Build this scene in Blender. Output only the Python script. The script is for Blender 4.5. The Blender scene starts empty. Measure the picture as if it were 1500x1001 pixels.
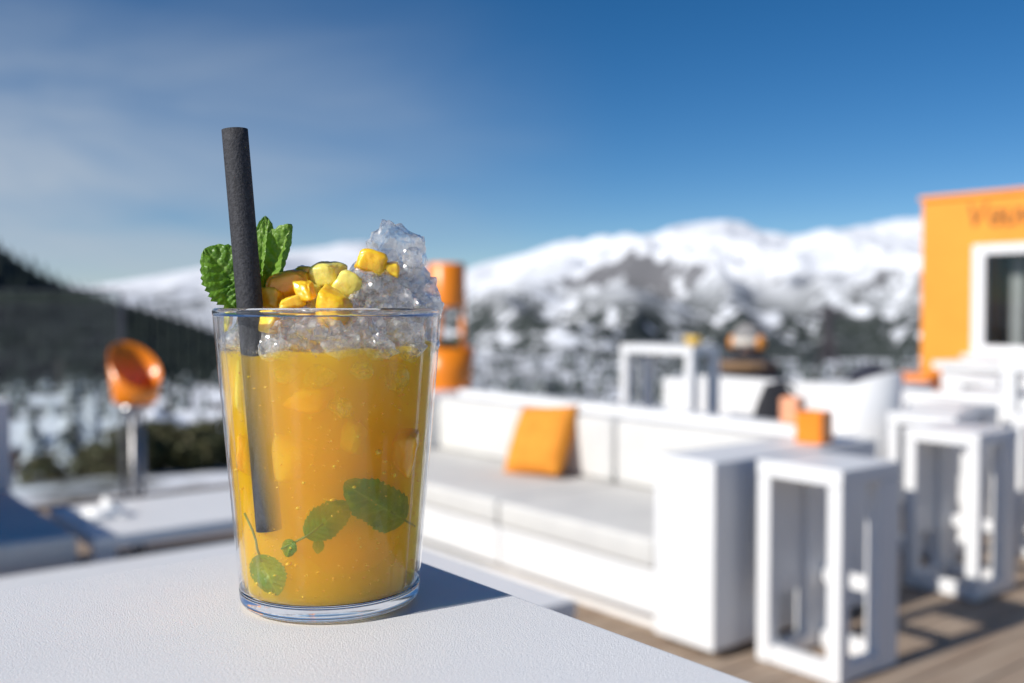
import bpy, bmesh, math, random
from mathutils import Vector, Matrix, noise
import numpy as np
R = math.radians
random.seed(7)
scene = bpy.context.scene
col = scene.collection

# ------------------------------------------------------------------ camera, sky, sun, exposure
YAW = R(38.26)                       # the terrace furniture stands square to X and Y; the camera looks across it
cam_data = bpy.data.cameras.new('camera'); cam = bpy.data.objects.new('camera', cam_data); col.objects.link(cam)
cam.location = (0, 0, 1.22)
cam.rotation_euler = (math.pi/2 - math.atan(48.5/1458), 0, -YAW)
cam_data.sensor_width = 36; cam_data.lens = 35
cam_data.clip_start = .02; cam_data.clip_end = 30000
cam_data.dof.use_dof = True; cam_data.dof.focus_distance = .362; cam_data.dof.aperture_fstop = 7.1
scene.camera = cam

SUN_EL = R(33); SUN_DIR = R(3.0)     # light travels along +X, a touch towards -Y
world = bpy.data.worlds.new('World'); scene.world = world; world.use_nodes = True
nt = world.node_tree; nt.nodes.clear()
wo = nt.nodes.new('ShaderNodeOutputWorld'); bg = nt.nodes.new('ShaderNodeBackground'); bg.inputs[1].default_value = .085
sky = nt.nodes.new('ShaderNodeTexSky'); sky.sky_type = 'NISHITA'; sky.sun_disc = False
sky.sun_elevation = SUN_EL; sky.sun_rotation = R(-90) + SUN_DIR
sky.altitude = 3400; sky.air_density = 1.0; sky.dust_density = 0; sky.ozone_density = 1.9
tc = nt.nodes.new('ShaderNodeTexCoord')
mp = nt.nodes.new('ShaderNodeMapping'); mp.inputs['Rotation'].default_value = (R(-6), R(17), R(20)); mp.inputs['Location'].default_value = (3.1, 1.7, .9); mp.inputs['Scale'].default_value = (1.6, 1.6, 6.5)
n1 = nt.nodes.new('ShaderNodeTexNoise'); n1.inputs['Scale'].default_value = 1.7; n1.inputs['Detail'].default_value = 7; n1.inputs['Roughness'].default_value = .5; n1.inputs['Distortion'].default_value = .4
cr = nt.nodes.new('ShaderNodeMapRange'); cr.inputs[1].default_value = .20; cr.inputs[2].default_value = .66
# a bank of thin high cloud lies over the valley mouth (north)
dp = nt.nodes.new('ShaderNodeVectorMath'); dp.operation = 'DOT_PRODUCT'; dp.inputs[1].default_value = Vector((0, .99, .06)).normalized()
bk = nt.nodes.new('ShaderNodeMapRange'); bk.interpolation_type = 'SMOOTHSTEP'; bk.inputs[1].default_value = .70; bk.inputs[2].default_value = 1.0
mx = nt.nodes.new('ShaderNodeMix'); mx.data_type = 'RGBA'; mx.inputs[7].default_value = (5.2, 6.0, 7.0, 1)
mul = nt.nodes.new('ShaderNodeMath'); mul.operation = 'MULTIPLY'; m3 = nt.nodes.new('ShaderNodeMath'); m3.operation = 'MULTIPLY'; m3.inputs[1].default_value = 1.0; m3.use_clamp = True
L = nt.links.new
L(tc.outputs['Generated'], mp.inputs[0]); L(mp.outputs[0], n1.inputs['Vector']); L(n1.outputs[0], cr.inputs[0]); L(tc.outputs['Generated'], dp.inputs[0]); L(dp.outputs['Value'], bk.inputs[0])
sz = nt.nodes.new('ShaderNodeSeparateXYZ'); L(tc.outputs['Generated'], sz.inputs[0])
el = nt.nodes.new('ShaderNodeMapRange'); el.interpolation_type = 'SMOOTHSTEP'; el.inputs[1].default_value = .40; el.inputs[2].default_value = .04; L(sz.outputs[2], el.inputs[0])
m4 = nt.nodes.new('ShaderNodeMath'); m4.operation = 'MULTIPLY'; L(el.outputs[0], m4.inputs[0]); L(bk.outputs[0], m4.inputs[1])
L(cr.outputs[0], mul.inputs[0]); L(m4.outputs[0], mul.inputs[1]); L(mul.outputs[0], m3.inputs[0])
L(m3.outputs[0], mx.inputs[0]); hs_ = nt.nodes.new('ShaderNodeHueSaturation'); hs_.inputs['Hue'].default_value = .501; hs_.inputs['Saturation'].default_value = 1.36; hs_.inputs['Value'].default_value = 1.0; L(sky.outputs[0], hs_.inputs['Color']); L(hs_.outputs[0], mx.inputs[6]); L(mx.outputs[2], bg.inputs[0]); L(bg.outputs[0], wo.inputs[0])

sd = bpy.data.lights.new('sun', 'SUN'); sd.energy = 5.0; sd.angle = R(.53); sd.color = (1, .955, .89)
sun = bpy.data.objects.new('sun', sd); col.objects.link(sun)
ld = Vector((math.cos(SUN_EL)*math.cos(SUN_DIR), -math.cos(SUN_EL)*math.sin(SUN_DIR), -math.sin(SUN_EL)))
sun.rotation_euler = ld.to_track_quat('-Z', 'Y').to_euler(); sun.location = (-20, 1, 12)

scene.render.engine = 'CYCLES'
scene.view_settings.view_transform = 'Standard'; scene.view_settings.look = 'None'
scene.view_settings.exposure = .03; scene.view_settings.gamma = 1
cy = scene.cycles
cy.use_denoising = True
cy.max_bounces = 48; cy.transmission_bounces = 20; cy.transparent_max_bounces = 40; cy.volume_bounces = 40; cy.glossy_bounces = 6; cy.diffuse_bounces = 5
cy.sample_clamp_indirect = 6; cy.caustics_reflective = False; cy.caustics_refractive = True

# ------------------------------------------------------------------ helpers
def tag(o, label=None, cat=None, group=None, kind=None):
    for k, v in (('label', label), ('category', cat), ('group', group), ('kind', kind)):
        if v: o[k] = v
    return o
def empty(name, loc=(0, 0, 0), rz=0, **kw):
    o = bpy.data.objects.new(name, None); col.objects.link(o)
    o.empty_display_size = .05; o.location = loc; o.rotation_euler = (0, 0, rz); return tag(o, **kw)
def obj(name, bm, mat, parent=None, smooth=False, loc=None, **kw):
    if isinstance(bm, bmesh.types.BMesh):
        me = bpy.data.meshes.new(name); bm.normal_update(); bm.to_mesh(me); bm.free()
    else: me = bm
    if mat and not me.materials: me.materials.append(mat)
    if smooth:
        for p in me.polygons: p.use_smooth = True
    o = bpy.data.objects.new(name, me); col.objects.link(o)
    if parent: o.parent = parent
    if loc is not None: o.location = loc
    return tag(o, **kw)
def box(bm, x0, x1, y0, y1, z0, z1, bev=0, seg=2):
    vs = [bm.verts.new((x, y, z)) for x in (x0, x1) for y in (y0, y1) for z in (z0, z1)]
    fs = [bm.faces.new([vs[i] for i in q]) for q in ((0, 1, 3, 2), (4, 6, 7, 5), (0, 4, 5, 1), (2, 3, 7, 6), (0, 2, 6, 4), (1, 5, 7, 3))]
    if bev:
        es = list({e for f in fs for e in f.edges})
        bmesh.ops.bevel(bm, geom=es, offset=bev, segments=seg, affect='EDGES', profile=.6)
    return bm
def bx(*a, **k): return box(bmesh.new(), *a, **k)
def lathe(bm, prof, n=48, cx=0, cy=0, closed=False, wob=None):
    rings = []
    for (r, z) in prof:
        rings.append([bm.verts.new((cx + r*(1 + (wob(i/n*2*math.pi, z) if wob else 0))*math.cos(i/n*2*math.pi), cy + r*(1 + (wob(i/n*2*math.pi, z) if wob else 0))*math.sin(i/n*2*math.pi), z)) for i in range(n)])
    m = len(rings)
    for j in range(m if closed else m - 1):
        a, b = rings[j], rings[(j+1) % m]
        for i in range(n): bm.faces.new((a[i], a[(i+1) % n], b[(i+1) % n], b[i]))
    return rings
def tube(bm, pts, rad, n=8, cap=True):
    pts = [Vector(p) for p in pts]; rs = rad if isinstance(rad, (list, tuple)) else [rad]*len(pts)
    prev = None; up = Vector((.13, .27, .95))
    for i, p in enumerate(pts):
        d = (pts[min(i+1, len(pts)-1)] - pts[max(i-1, 0)]).normalized()
        a = d.cross(up)
        if a.length < 1e-3: a = d.cross(Vector((1, 0, 0)))
        a.normalize(); b = d.cross(a)
        ring = [bm.verts.new(p + rs[i]*(math.cos(k/n*2*math.pi)*a + math.sin(k/n*2*math.pi)*b)) for k in range(n)]
        if prev:
            for k in range(n): bm.faces.new((prev[k], prev[(k+1) % n], ring[(k+1) % n], ring[k]))
        elif cap: bm.faces.new(ring[::-1])
        prev = ring
    if cap: bm.faces.new(prev)
    return bm
def copy_tree(o, parent=None):
    c = o.copy(); col.objects.link(c); c.parent = parent
    for ch in list(o.children): copy_tree(ch, c)
    return c

# ------------------------------------------------------------------ materials
def newmat(name):
    m = bpy.data.materials.new(name); m.use_nodes = True
    return m, m.node_tree, m.node_tree.nodes['Principled BSDF']
def rgb(c): return (c[0], c[1], c[2], 1)
def mat(name, c, rough=.5, c2=None, nscale=4, bump=0, bscale=60, spec=.5, metal=0, sss=0, sssr=(.01, .005, .002), coat=0, nrange=(.35, .65), stretch=None, trans=0):
    m, t, b = newmat(name)
    b.inputs['Base Color'].default_value = rgb(c); b.inputs['Roughness'].default_value = rough
    b.inputs['Specular IOR Level'].default_value = spec; b.inputs['Metallic'].default_value = metal
    b.inputs['Coat Weight'].default_value = coat
    if sss:
        b.inputs['Subsurface Weight'].default_value = sss; b.inputs['Subsurface Radius'].default_value = sssr; b.inputs['Subsurface Scale'].default_value = 1
    co = t.nodes.new('ShaderNodeTexCoord'); vec = co.outputs['Object']
    if stretch:
        mpn = t.nodes.new('ShaderNodeMapping'); mpn.inputs['Scale'].default_value = stretch; t.links.new(vec, mpn.inputs[0]); vec = mpn.outputs[0]
    if c2:
        n = t.nodes.new('ShaderNodeTexNoise'); n.inputs['Scale'].default_value = nscale; n.inputs['Detail'].default_value = 6; n.inputs['Roughness'].default_value = .6
        t.links.new(vec, n.inputs['Vector'])
        r = t.nodes.new('ShaderNodeValToRGB'); r.color_ramp.elements[0].position, r.color_ramp.elements[1].position = nrange
        r.color_ramp.elements[0].color = rgb(c); r.color_ramp.elements[1].color = rgb(c2)
        t.links.new(n.outputs[0], r.inputs[0]); t.links.new(r.outputs[0], b.inputs['Base Color'])
    if bump:
        n = t.nodes.new('ShaderNodeTexNoise'); n.inputs['Scale'].default_value = bscale; n.inputs['Detail'].default_value = 4
        t.links.new(vec, n.inputs['Vector'])
        bp = t.nodes.new('ShaderNodeBump'); bp.inputs['Strength'].default_value = bump; bp.inputs['Distance'].default_value = 1/bscale
        t.links.new(n.outputs[0], bp.inputs['Height']); t.links.new(bp.outputs[0], b.inputs['Normal'])
    return m
M = {}
M['white'] = mat('white_lacquer', (.80, .80, .80), .45, (.76, .765, .77), 3)
M['table_top'] = mat('textured_white_laminate', (.82, .82, .82), .42, (.78, .785, .795), 9, bump=.6, bscale=1900)
M['cushion'] = mat('offwhite_upholstery', (.66, .65, .62), .9, (.60, .59, .57), 5, bump=.3, bscale=500)
M['orange_cloth'] = mat('orange_cushion_cloth', (.78, .30, .03), .85, (.70, .25, .02), 14, bump=.3, bscale=350)
M['orange'] = mat('orange_paint', (.86, .25, .012), .32, (.80, .22, .01), 6)
M['orange_wall'] = mat('orange_wall_paint', (.90, .33, .03), .6, (.86, .30, .025), 2)
M['peach'] = mat('peach_glass_wax', (.80, .36, .20), .5)
M['lettering'] = mat('dark_brown_lettering', (.25, .10, .02), .6)
M['steel'] = mat('brushed_steel', (.62, .62, .63), .3, metal=1)
M['dull_steel'] = mat('dull_grey_steel', (.16, .16, .165), .5, metal=.6)
M['pole_steel'] = mat('matt_pole_steel', (.42, .41, .41), .45, metal=1)
M['black_cloth'] = mat('black_cloth', (.012, .012, .016), .8, (.02, .02, .026), 20)
M['navy_cloth'] = mat('navy_jacket_cloth', (.018, .022, .04), .8, (.03, .03, .045), 12)
M['tan_fur'] = mat('tan_fur', (.30, .18, .09), .95, (.16, .10, .06), 30, bump=.8, bscale=90)
M['skin'] = mat('skin', (.62, .32, .21), .55)
M['grey_knit'] = mat('grey_knit', (.30, .29, .28), .95, (.22, .21, .21), 40, bump=.6, bscale=160)
M['cream_knit'] = mat('cream_knit', (.70, .64, .56), .95, (.60, .54, .47), 40)
M['dark_interior'] = mat('dark_brown_interior', (.09, .055, .04), .8, (.03, .02, .02), 3)
M['leaf_dark'] = None
M['yellow'] = mat('yellow_ceramic', (.75, .48, .06), .35)
M['deckwood'] = mat('weathered_deck_wood', (.29, .205, .145), .75, (.42, .33, .25), 3, bump=.35, bscale=30, stretch=(.6, 9, 9), nrange=(.3, .7))
M['joist'] = mat('dark_joist_wood', (.04, .03, .025), .9)
M['concrete'] = mat('terrace_concrete', (.34, .33, .32), .9, (.26, .25, .25), 1.5)
M['bark'] = mat('bark', (.07, .05, .035), .95, (.04, .03, .02), 8)
M['rockwall'] = mat('house_stone', (.22, .19, .16), .9, (.13, .11, .10), 2)
M['chalet'] = mat('chalet_wood', (.16, .085, .045), .85, (.10, .05, .03), 2)
M['render_wall'] = mat('chalet_render', (.50, .46, .41), .9, (.42, .39, .35), 1)
M['snow'] = mat('snow', (.84, .86, .90), .75, (.78, .81, .87), .5, bump=.4, bscale=2)
M['pane_dark'] = mat('dark_window_glass', (.02, .025, .03), .1, spec=.8)
M['redpaint'] = mat('red_paint', (.50, .05, .03), .35)
M['cloth_white'] = mat('white_napkin', (.84, .84, .83), .9)

def thin_glass(name, tint=(1, 1, 1), f0=.025, rough=0.0, power=4.2, gain=.95):
    m = bpy.data.materials.new(name); m.use_nodes = True; t = m.node_tree; t.nodes.clear()
    out = t.nodes.new('ShaderNodeOutputMaterial'); tr = t.nodes.new('ShaderNodeBsdfTransparent'); tr.inputs[0].default_value = rgb(tint)
    gl = t.nodes.new('ShaderNodeBsdfGlossy'); gl.inputs['Roughness'].default_value = rough; gl.inputs[0].default_value = (1, 1, 1, 1)
    lw = t.nodes.new('ShaderNodeLayerWeight'); pw = t.nodes.new('ShaderNodeMath'); pw.operation = 'POWER'; pw.inputs[1].default_value = power
    ma = t.nodes.new('ShaderNodeMath'); ma.operation = 'MULTIPLY_ADD'; ma.inputs[1].default_value = gain; ma.inputs[2].default_value = f0
    lw.inputs[0].default_value = .5
    mi = t.nodes.new('ShaderNodeMixShader')
    t.links.new(lw.outputs['Facing'], pw.inputs[0]); t.links.new(pw.outputs[0], ma.inputs[0]); t.links.new(ma.outputs[0], mi.inputs[0])
    t.links.new(tr.outputs[0], mi.inputs[1]); t.links.new(gl.outputs[0], mi.inputs[2]); t.links.new(mi.outputs[0], out.inputs[0])
    return m
M['glass'] = thin_glass('clear_tumbler_glass', (.985, .99, .99))
M['pane'] = thin_glass('balustrade_glass', (.93, .96, .96), .025)
def real_glass(name, c=(1, 1, 1), ior=1.5, rough=0, bump=0, bscale=300, white=0.0):
    m, t, b = newmat(name)
    b.inputs['Base Color'].default_value = rgb(c); b.inputs['Transmission Weight'].default_value = 1 - white
    b.inputs['IOR'].default_value = ior; b.inputs['Roughness'].default_value = rough
    if bump:
        co = t.nodes.new('ShaderNodeTexCoord')
        n = t.nodes.new('ShaderNodeTexNoise'); n.inputs['Scale'].default_value = bscale; n.inputs['Detail'].default_value = 5; n.inputs['Roughness'].default_value = .65
        bp = t.nodes.new('ShaderNodeBump'); bp.inputs['Strength'].default_value = bump; bp.inputs['Distance'].default_value = .4/bscale
        t.links.new(co.outputs['Object'], n.inputs['Vector']); t.links.new(n.outputs[0], bp.inputs['Height']); t.links.new(bp.outputs[0], b.inputs['Normal'])
    return m
M['base_glass'] = real_glass('thick_base_glass', (.97, .985, 1), 1.5)
# crushed ice: clear refracting ice with cloudy light-passing patches
def ice_mat():
    m = bpy.data.materials.new('crushed_ice'); m.use_nodes = True; t = m.node_tree; t.nodes.clear(); N = t.nodes.new; k = t.links.new
    out = N('ShaderNodeOutputMaterial'); co = N('ShaderNodeTexCoord')
    n = N('ShaderNodeTexNoise'); n.inputs['Scale'].default_value = 620; n.inputs['Detail'].default_value = 6; n.inputs['Roughness'].default_value = .7
    bp = N('ShaderNodeBump'); bp.inputs['Strength'].default_value = .32; bp.inputs['Distance'].default_value = .0012
    k(co.outputs['Object'], n.inputs['Vector']); k(n.outputs[0], bp.inputs['Height'])
    g = N('ShaderNodeBsdfGlass'); g.inputs['IOR'].default_value = 1.31; g.inputs['Roughness'].default_value = .015; k(bp.outputs[0], g.inputs['Normal'])
    g.inputs[0].default_value = (1, 1, 1, 1)
    tl = N('ShaderNodeBsdfTranslucent'); tl.inputs[0].default_value = (.99, .975, .95, 1); k(bp.outputs[0], tl.inputs['Normal'])
    df = N('ShaderNodeBsdfDiffuse'); df.inputs[0].default_value = (.95, .94, .92, 1); k(bp.outputs[0], df.inputs['Normal'])
    a = N('ShaderNodeMixShader'); a.inputs[0].default_value = .5; k(tl.outputs[0], a.inputs[1]); k(df.outputs[0], a.inputs[2])
    tr = N('ShaderNodeBsdfTransparent')
    b = N('ShaderNodeMixShader'); b.inputs[0].default_value = .5; k(g.outputs[0], b.inputs[1]); k(tr.outputs[0], b.inputs[2])
    n2 = N('ShaderNodeTexNoise'); n2.inputs['Scale'].default_value = 170; n2.inputs['Detail'].default_value = 3; k(co.outputs['Object'], n2.inputs['Vector'])
    mr = N('ShaderNodeMapRange'); mr.inputs[1].default_value = .44; mr.inputs[2].default_value = .66; mr.inputs[3].default_value = .07; mr.inputs[4].default_value = .55; k(n2.outputs[0], mr.inputs[0])
    c = N('ShaderNodeMixShader'); k(mr.outputs[0], c.inputs[0]); k(b.outputs[0], c.inputs[1]); k(a.outputs[0], c.inputs[2])
    gg = N('ShaderNodeBsdfGlossy'); gg.inputs['Roughness'].default_value = .13; d_ = N('ShaderNodeMixShader'); d_.inputs[0].default_value = .07; k(c.outputs[0], d_.inputs[1]); k(gg.outputs[0], d_.inputs[2])
    k(d_.outputs[0], out.inputs[0]); return m
M['ice'] = ice_mat()
M['mango'] = mat('ripe_mango_flesh', (.93, .58, .02), .38, (.90, .46, .012), 160, sss=.6, sssr=(.006, .003, .0006), bump=.22, bscale=600, coat=.6)
M['mango_deep'] = mat('deep_orange_mango_flesh', (.92, .46, .012), .3, (.88, .40, .01), 120, sss=.6, sssr=(.006, .003, .0006), bump=.22, bscale=600, coat=.6)
M['pineapple'] = mat('pale_yellow_fruit', (.88, .74, .18), .3, (.84, .66, .10), 150, sss=.6, sssr=(.006, .004, .001), bump=.22, bscale=600, coat=.6)
M['pulp'] = mat('mango_puree', (.95, .40, .012), .6, (.90, .33, .01), 60)
M['straw'] = mat('black_paper_straw', (.014, .014, .017), .75, (.042, .042, .048), 900, bump=.5, bscale=1300)
def leaf_mat(name, c, c2, vein):
    m, t, b = newmat(name); N = t.nodes.new; k = t.links.new
    at = N('ShaderNodeAttribute'); at.attribute_name = 'vein'
    co = N('ShaderNodeTexCoord'); n = N('ShaderNodeTexNoise'); n.inputs['Scale'].default_value = 260; n.inputs['Detail'].default_value = 4; k(co.outputs['Object'], n.inputs['Vector'])
    r = N('ShaderNodeValToRGB'); r.color_ramp.elements[0].color = rgb(c); r.color_ramp.elements[1].color = rgb(c2); r.color_ramp.elements[0].position = .35; r.color_ramp.elements[1].position = .7
    k(n.outputs[0], r.inputs[0])
    mi = N('ShaderNodeMix'); mi.data_type = 'RGBA'; mi.inputs[7].default_value = rgb(vein); k(at.outputs['Fac'], mi.inputs[0]); k(r.outputs[0], mi.inputs[6]); k(mi.outputs[2], b.inputs['Base Color'])
    b.inputs['Roughness'].default_value = .42
    bp = N('ShaderNodeBump'); bp.inputs['Strength'].default_value = .5; bp.inputs['Distance'].default_value = .0006; vo = N('ShaderNodeTexVoronoi'); vo.inputs['Scale'].default_value = 620; k(co.outputs['Object'], vo.inputs['Vector']); k(vo.outputs['Distance'], bp.inputs['Height']); bp.invert = True; bp.inputs['Strength'].default_value = .8; k(bp.outputs[0], b.inputs['Normal'])
    tl = N('ShaderNodeBsdfTranslucent'); tl.inputs[0].default_value = (.20, .42, .02, 1)
    ms = N('ShaderNodeMixShader'); ms.inputs[0].default_value = .34; out = t.nodes['Material Output']
    k(b.outputs[0], ms.inputs[1]); k(tl.outputs[0], ms.inputs[2]); k(ms.outputs[0], out.inputs[0]); return m
M['mint'] = leaf_mat('mint_leaf', (.08, .21, .012), (.16, .33, .025), (.28, .45, .09))
M['mint_pale'] = leaf_mat('pale_mint_leaf', (.16, .32, .035), (.25, .43, .07), (.38, .54, .17))
M['mint_wet'] = leaf_mat('soaked_mint_leaf', (.045, .17, .008), (.12, .28, .015), (.28, .40, .06))
M['stem'] = mat('mint_stem', (.12, .20, .03), .5)
def drink_mat():
    m = thin_glass('mango_drink_liquid', (1, 1, 1), .0, power=6, gain=.1); t = m.node_tree; N = t.nodes.new
    out = [n for n in t.nodes if n.type == 'OUTPUT_MATERIAL'][0]
    s = N('ShaderNodeVolumeScatter'); s.inputs['Color'].default_value = (1, .635, .06, 1); s.inputs['Density'].default_value = 160; s.inputs['Anisotropy'].default_value = .25
    a = N('ShaderNodeVolumeAbsorption'); a.inputs['Color'].default_value = (.998, .89, 0, 1); a.inputs['Density'].default_value = 190
    ad = N('ShaderNodeAddShader'); t.links.new(s.outputs[0], ad.inputs[0]); t.links.new(a.outputs[0], ad.inputs[1]); t.links.new(ad.outputs[0], out.inputs['Volume'])
    return m
M['drink'] = drink_mat()

# ------------------------------------------------------------------ terrain
def prof(d, tab):
    return float(np.interp(d, [a for a, b in tab], [b for a, b in tab]))
VALLEY = [(0, -6), (16, -6), (60, -8.5), (90, -14), (170, -27), (350, -46), (800, -60), (1600, -44), (3000, 0), (9000, 60)]
def ground_h(x, y):
    d = math.hypot(x, y); k = min(1, d/150)
    return prof(d, VALLEY) + k*(noise.fractal(Vector((x/160, y/160, .3)), 1, 2, 4))*6 + min(1, d/40)*noise.noise(Vector((x/18, y/18, 1)))*.7
def dirv(b): return Vector((math.sin(R(b)), math.cos(R(b)), 0))     # compass bearing, 38 = straight ahead of the terrace corner
def grid_mesh(name, rows, material, **kw):
    nr, nc = len(rows), len(rows[0]); v = [p for r in rows for p in r]
    f = [(i*nc+j, i*nc+j+1, (i+1)*nc+j+1, (i+1)*nc+j) for i in range(nr-1) for j in range(nc-1)]
    me = bpy.data.meshes.new(name); me.from_pydata(v, [], f); me.update()
    return obj(name, me, material, smooth=True, **kw)
def terrain_mat(name, forest_lo, forest_hi, fthr, rock_bias, nsc, snow=(.76, .78, .82), rock=(.15, .15, .16), forest=(.022, .03, .028), fsnow=.3):
    m, t, b = newmat(name); N = t.nodes.new; k = t.links.new
    g = N('ShaderNodeNewGeometry'); sp = N('ShaderNodeSeparateXYZ'); k(g.outputs['Position'], sp.inputs[0]); sn = N('ShaderNodeSeparateXYZ'); k(g.outputs['Normal'], sn.inputs[0])
    def tex(s, d=8, r=.62):
        n = N('ShaderNodeTexNoise'); n.inputs['Scale'].default_value = s; n.inputs['Detail'].default_value = d; n.inputs['Roughness'].default_value = r; k(g.outputs['Position'], n.inputs['Vector']); return n.outputs[0]
    def mr(x, a, c, lo=0, hi=1):
        q = N('ShaderNodeMapRange'); q.inputs[1].default_value = a; q.inputs[2].default_value = c; q.inputs[3].default_value = lo; q.inputs[4].default_value = hi; k(x, q.inputs[0]); return q.outputs[0]
    def mth(op, x, y):
        q = N('ShaderNodeMath'); q.operation = op
        for i, z in enumerate((x, y)):
            if isinstance(z, (int, float)): q.inputs[i].default_value = z
            else: k(z, q.inputs[i])
        return q.outputs[0]
    na, nb, ncn = tex(nsc), tex(nsc*6), tex(nsc*.35, 3)
    steep = mth('SUBTRACT', 1, sn.outputs[2])
    rk = mr(mth('ADD', mth('ADD', steep, mth('MULTIPLY', mth('SUBTRACT', na, .5), .9)), mth('MULTIPLY', mth('SUBTRACT', nb, .5), .5)), rock_bias, rock_bias+.09)
    fh = mth('ADD', sp.outputs[2], mth('MULTIPLY', mth('SUBTRACT', ncn, .5), (forest_hi-forest_lo)*2.4))
    fm = mth('MULTIPLY', mr(fh, forest_hi, forest_lo), mr(mth('ADD', na, mth('MULTIPLY', mth('SUBTRACT', nb, .5), .8)), fthr, fthr+.07))
    m1 = N('ShaderNodeMix'); m1.data_type = 'RGBA'; m1.inputs[6].default_value = rgb(snow); m1.inputs[7].default_value = rgb(rock); k(rk, m1.inputs[0])
    fc = N('ShaderNodeMix'); fc.data_type = 'RGBA'; fc.inputs[6].default_value = rgb(forest); fc.inputs[7].default_value = (.35, .37, .40, 1); k(mr(tex(nsc*22, 2), .5, .72, 0, fsnow), fc.inputs[0])
    m2 = N('ShaderNodeMix'); m2.data_type = 'RGBA'; k(fm, m2.inputs[0]); k(m1.outputs[2], m2.inputs[6]); k(fc.outputs[2], m2.inputs[7]); k(m2.outputs[2], b.inputs['Base Color'])
    b.inputs['Roughness'].default_value = .85; b.inputs['Specular IOR Level'].default_value = .2
    return m
# valley floor, one sheet to the foot of the mountains
rows = []
radii = [6, 10] + [16*(9000/16)**(i/90) for i in range(91)]
for d in radii:
    rows.append([(d*math.sin(R(b)), d*math.cos(R(b)), ground_h(d*math.sin(R(b)), d*math.cos(R(b)))) for b in np.linspace(-180, 180, 260)])
grid_mesh('valley_ground', rows, terrain_mat('valley_snow_and_scrub', -20, 40, .50, .62, .014, fsnow=.9, forest=(.075, .075, .062)), kind='structure')
def mountain(name, crest, dfoot, dcrest, zfoot, material, nb=220, nt_=60, amp=.16, rough=1.0, seed=0, power=1.2, gully=.10, sck=.16):
    bs = np.linspace(crest[0][0], crest[-1][0], nb); rows = []
    for j in range(nt_+12):
        tt = j/nt_; row = []
        for b in bs:
            hc = float(np.interp(b, [c[0] for c in crest], [c[1] for c in crest])) - zfoot
            d = dfoot + (dcrest-dfoot)*tt
            x, y = d*math.sin(R(b)), d*math.cos(R(b)); sc = dcrest*sck
            s = tt**power if tt <= 1 else 1 - (tt-1)*1.6
            rid = 1 - abs(noise.noise(Vector((x/sc*1.3, y/sc*1.3, seed))))*2
            fr = noise.fractal(Vector((x/sc, y/sc, seed+4)), 1.0*rough, 2.1, 6)
            w = math.sin(min(1, tt)*math.pi)*.75 + .16
            h = zfoot + hc*s + hc*(amp*fr*w + gully*(rid-.5)*w)
            row.append((x, y, h))
        rows.append(row)
    return grid_mesh(name, rows, material, kind='structure')
CR = [(20, -40), (26, -10), (30, 20), (33, 60), (35.3, 98), (36.6, 128), (38, 150), (40, 168), (42, 188), (44, 200), (46, 212), (47.5, 220), (49, 236), (50.3, 244), (51.3, 232), (52.5, 206), (53.8, 196), (54.8, 202), (56, 220), (57.5, 214), (58.6, 228), (60.5, 236), (64, 250), (70, 280), (80, 320), (110, 300)]
mountain('snow_mountain', [(b, h*1.04) for b, h in CR], 820, 3000, -82, terrain_mat('snow_mountain_ground', -10, 66, .40, .36, .0075, forest=(.030, .038, .034)), seed=3.1, gully=.30, amp=.24, nb=400, nt_=120, sck=.085)
CL = [(-10, 300), (5, 220), (12, 150), (15.5, 130), (18.5, 195), (21, 250), (23, 290), (25.6, 360), (28, 380), (29.8, 400), (31, 380), (32.8, 300), (36, 200), (40, 120)]
mountain('far_snow_mountain', CL, 2600, 6200, -30, terrain_mat('far_snow_ground', 20, 120, .50, .36, .0034), seed=8.7, nb=220, gully=.24, amp=.2, sck=.10)
CH = [(-30, 130), (-5, 90), (4, 66), (9, 46), (11, 36), (12, 28), (13, 22), (14.2, 17), (15.6, 12), (17, 8), (19, 2), (22, -8), (26, -18), (30, -30), (33, -38)]
hill = mountain('forested_hill', [(b, (h-5)*2.1) for b, h in CH], 760, 1120, -76, terrain_mat('shaded_forest_floor', 60, 200, .10, .9, .012, forest=(.010, .013, .013), fsnow=.12), seed=5.5, nb=120, nt_=40, power=.85, amp=.08, gully=.05)

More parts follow.
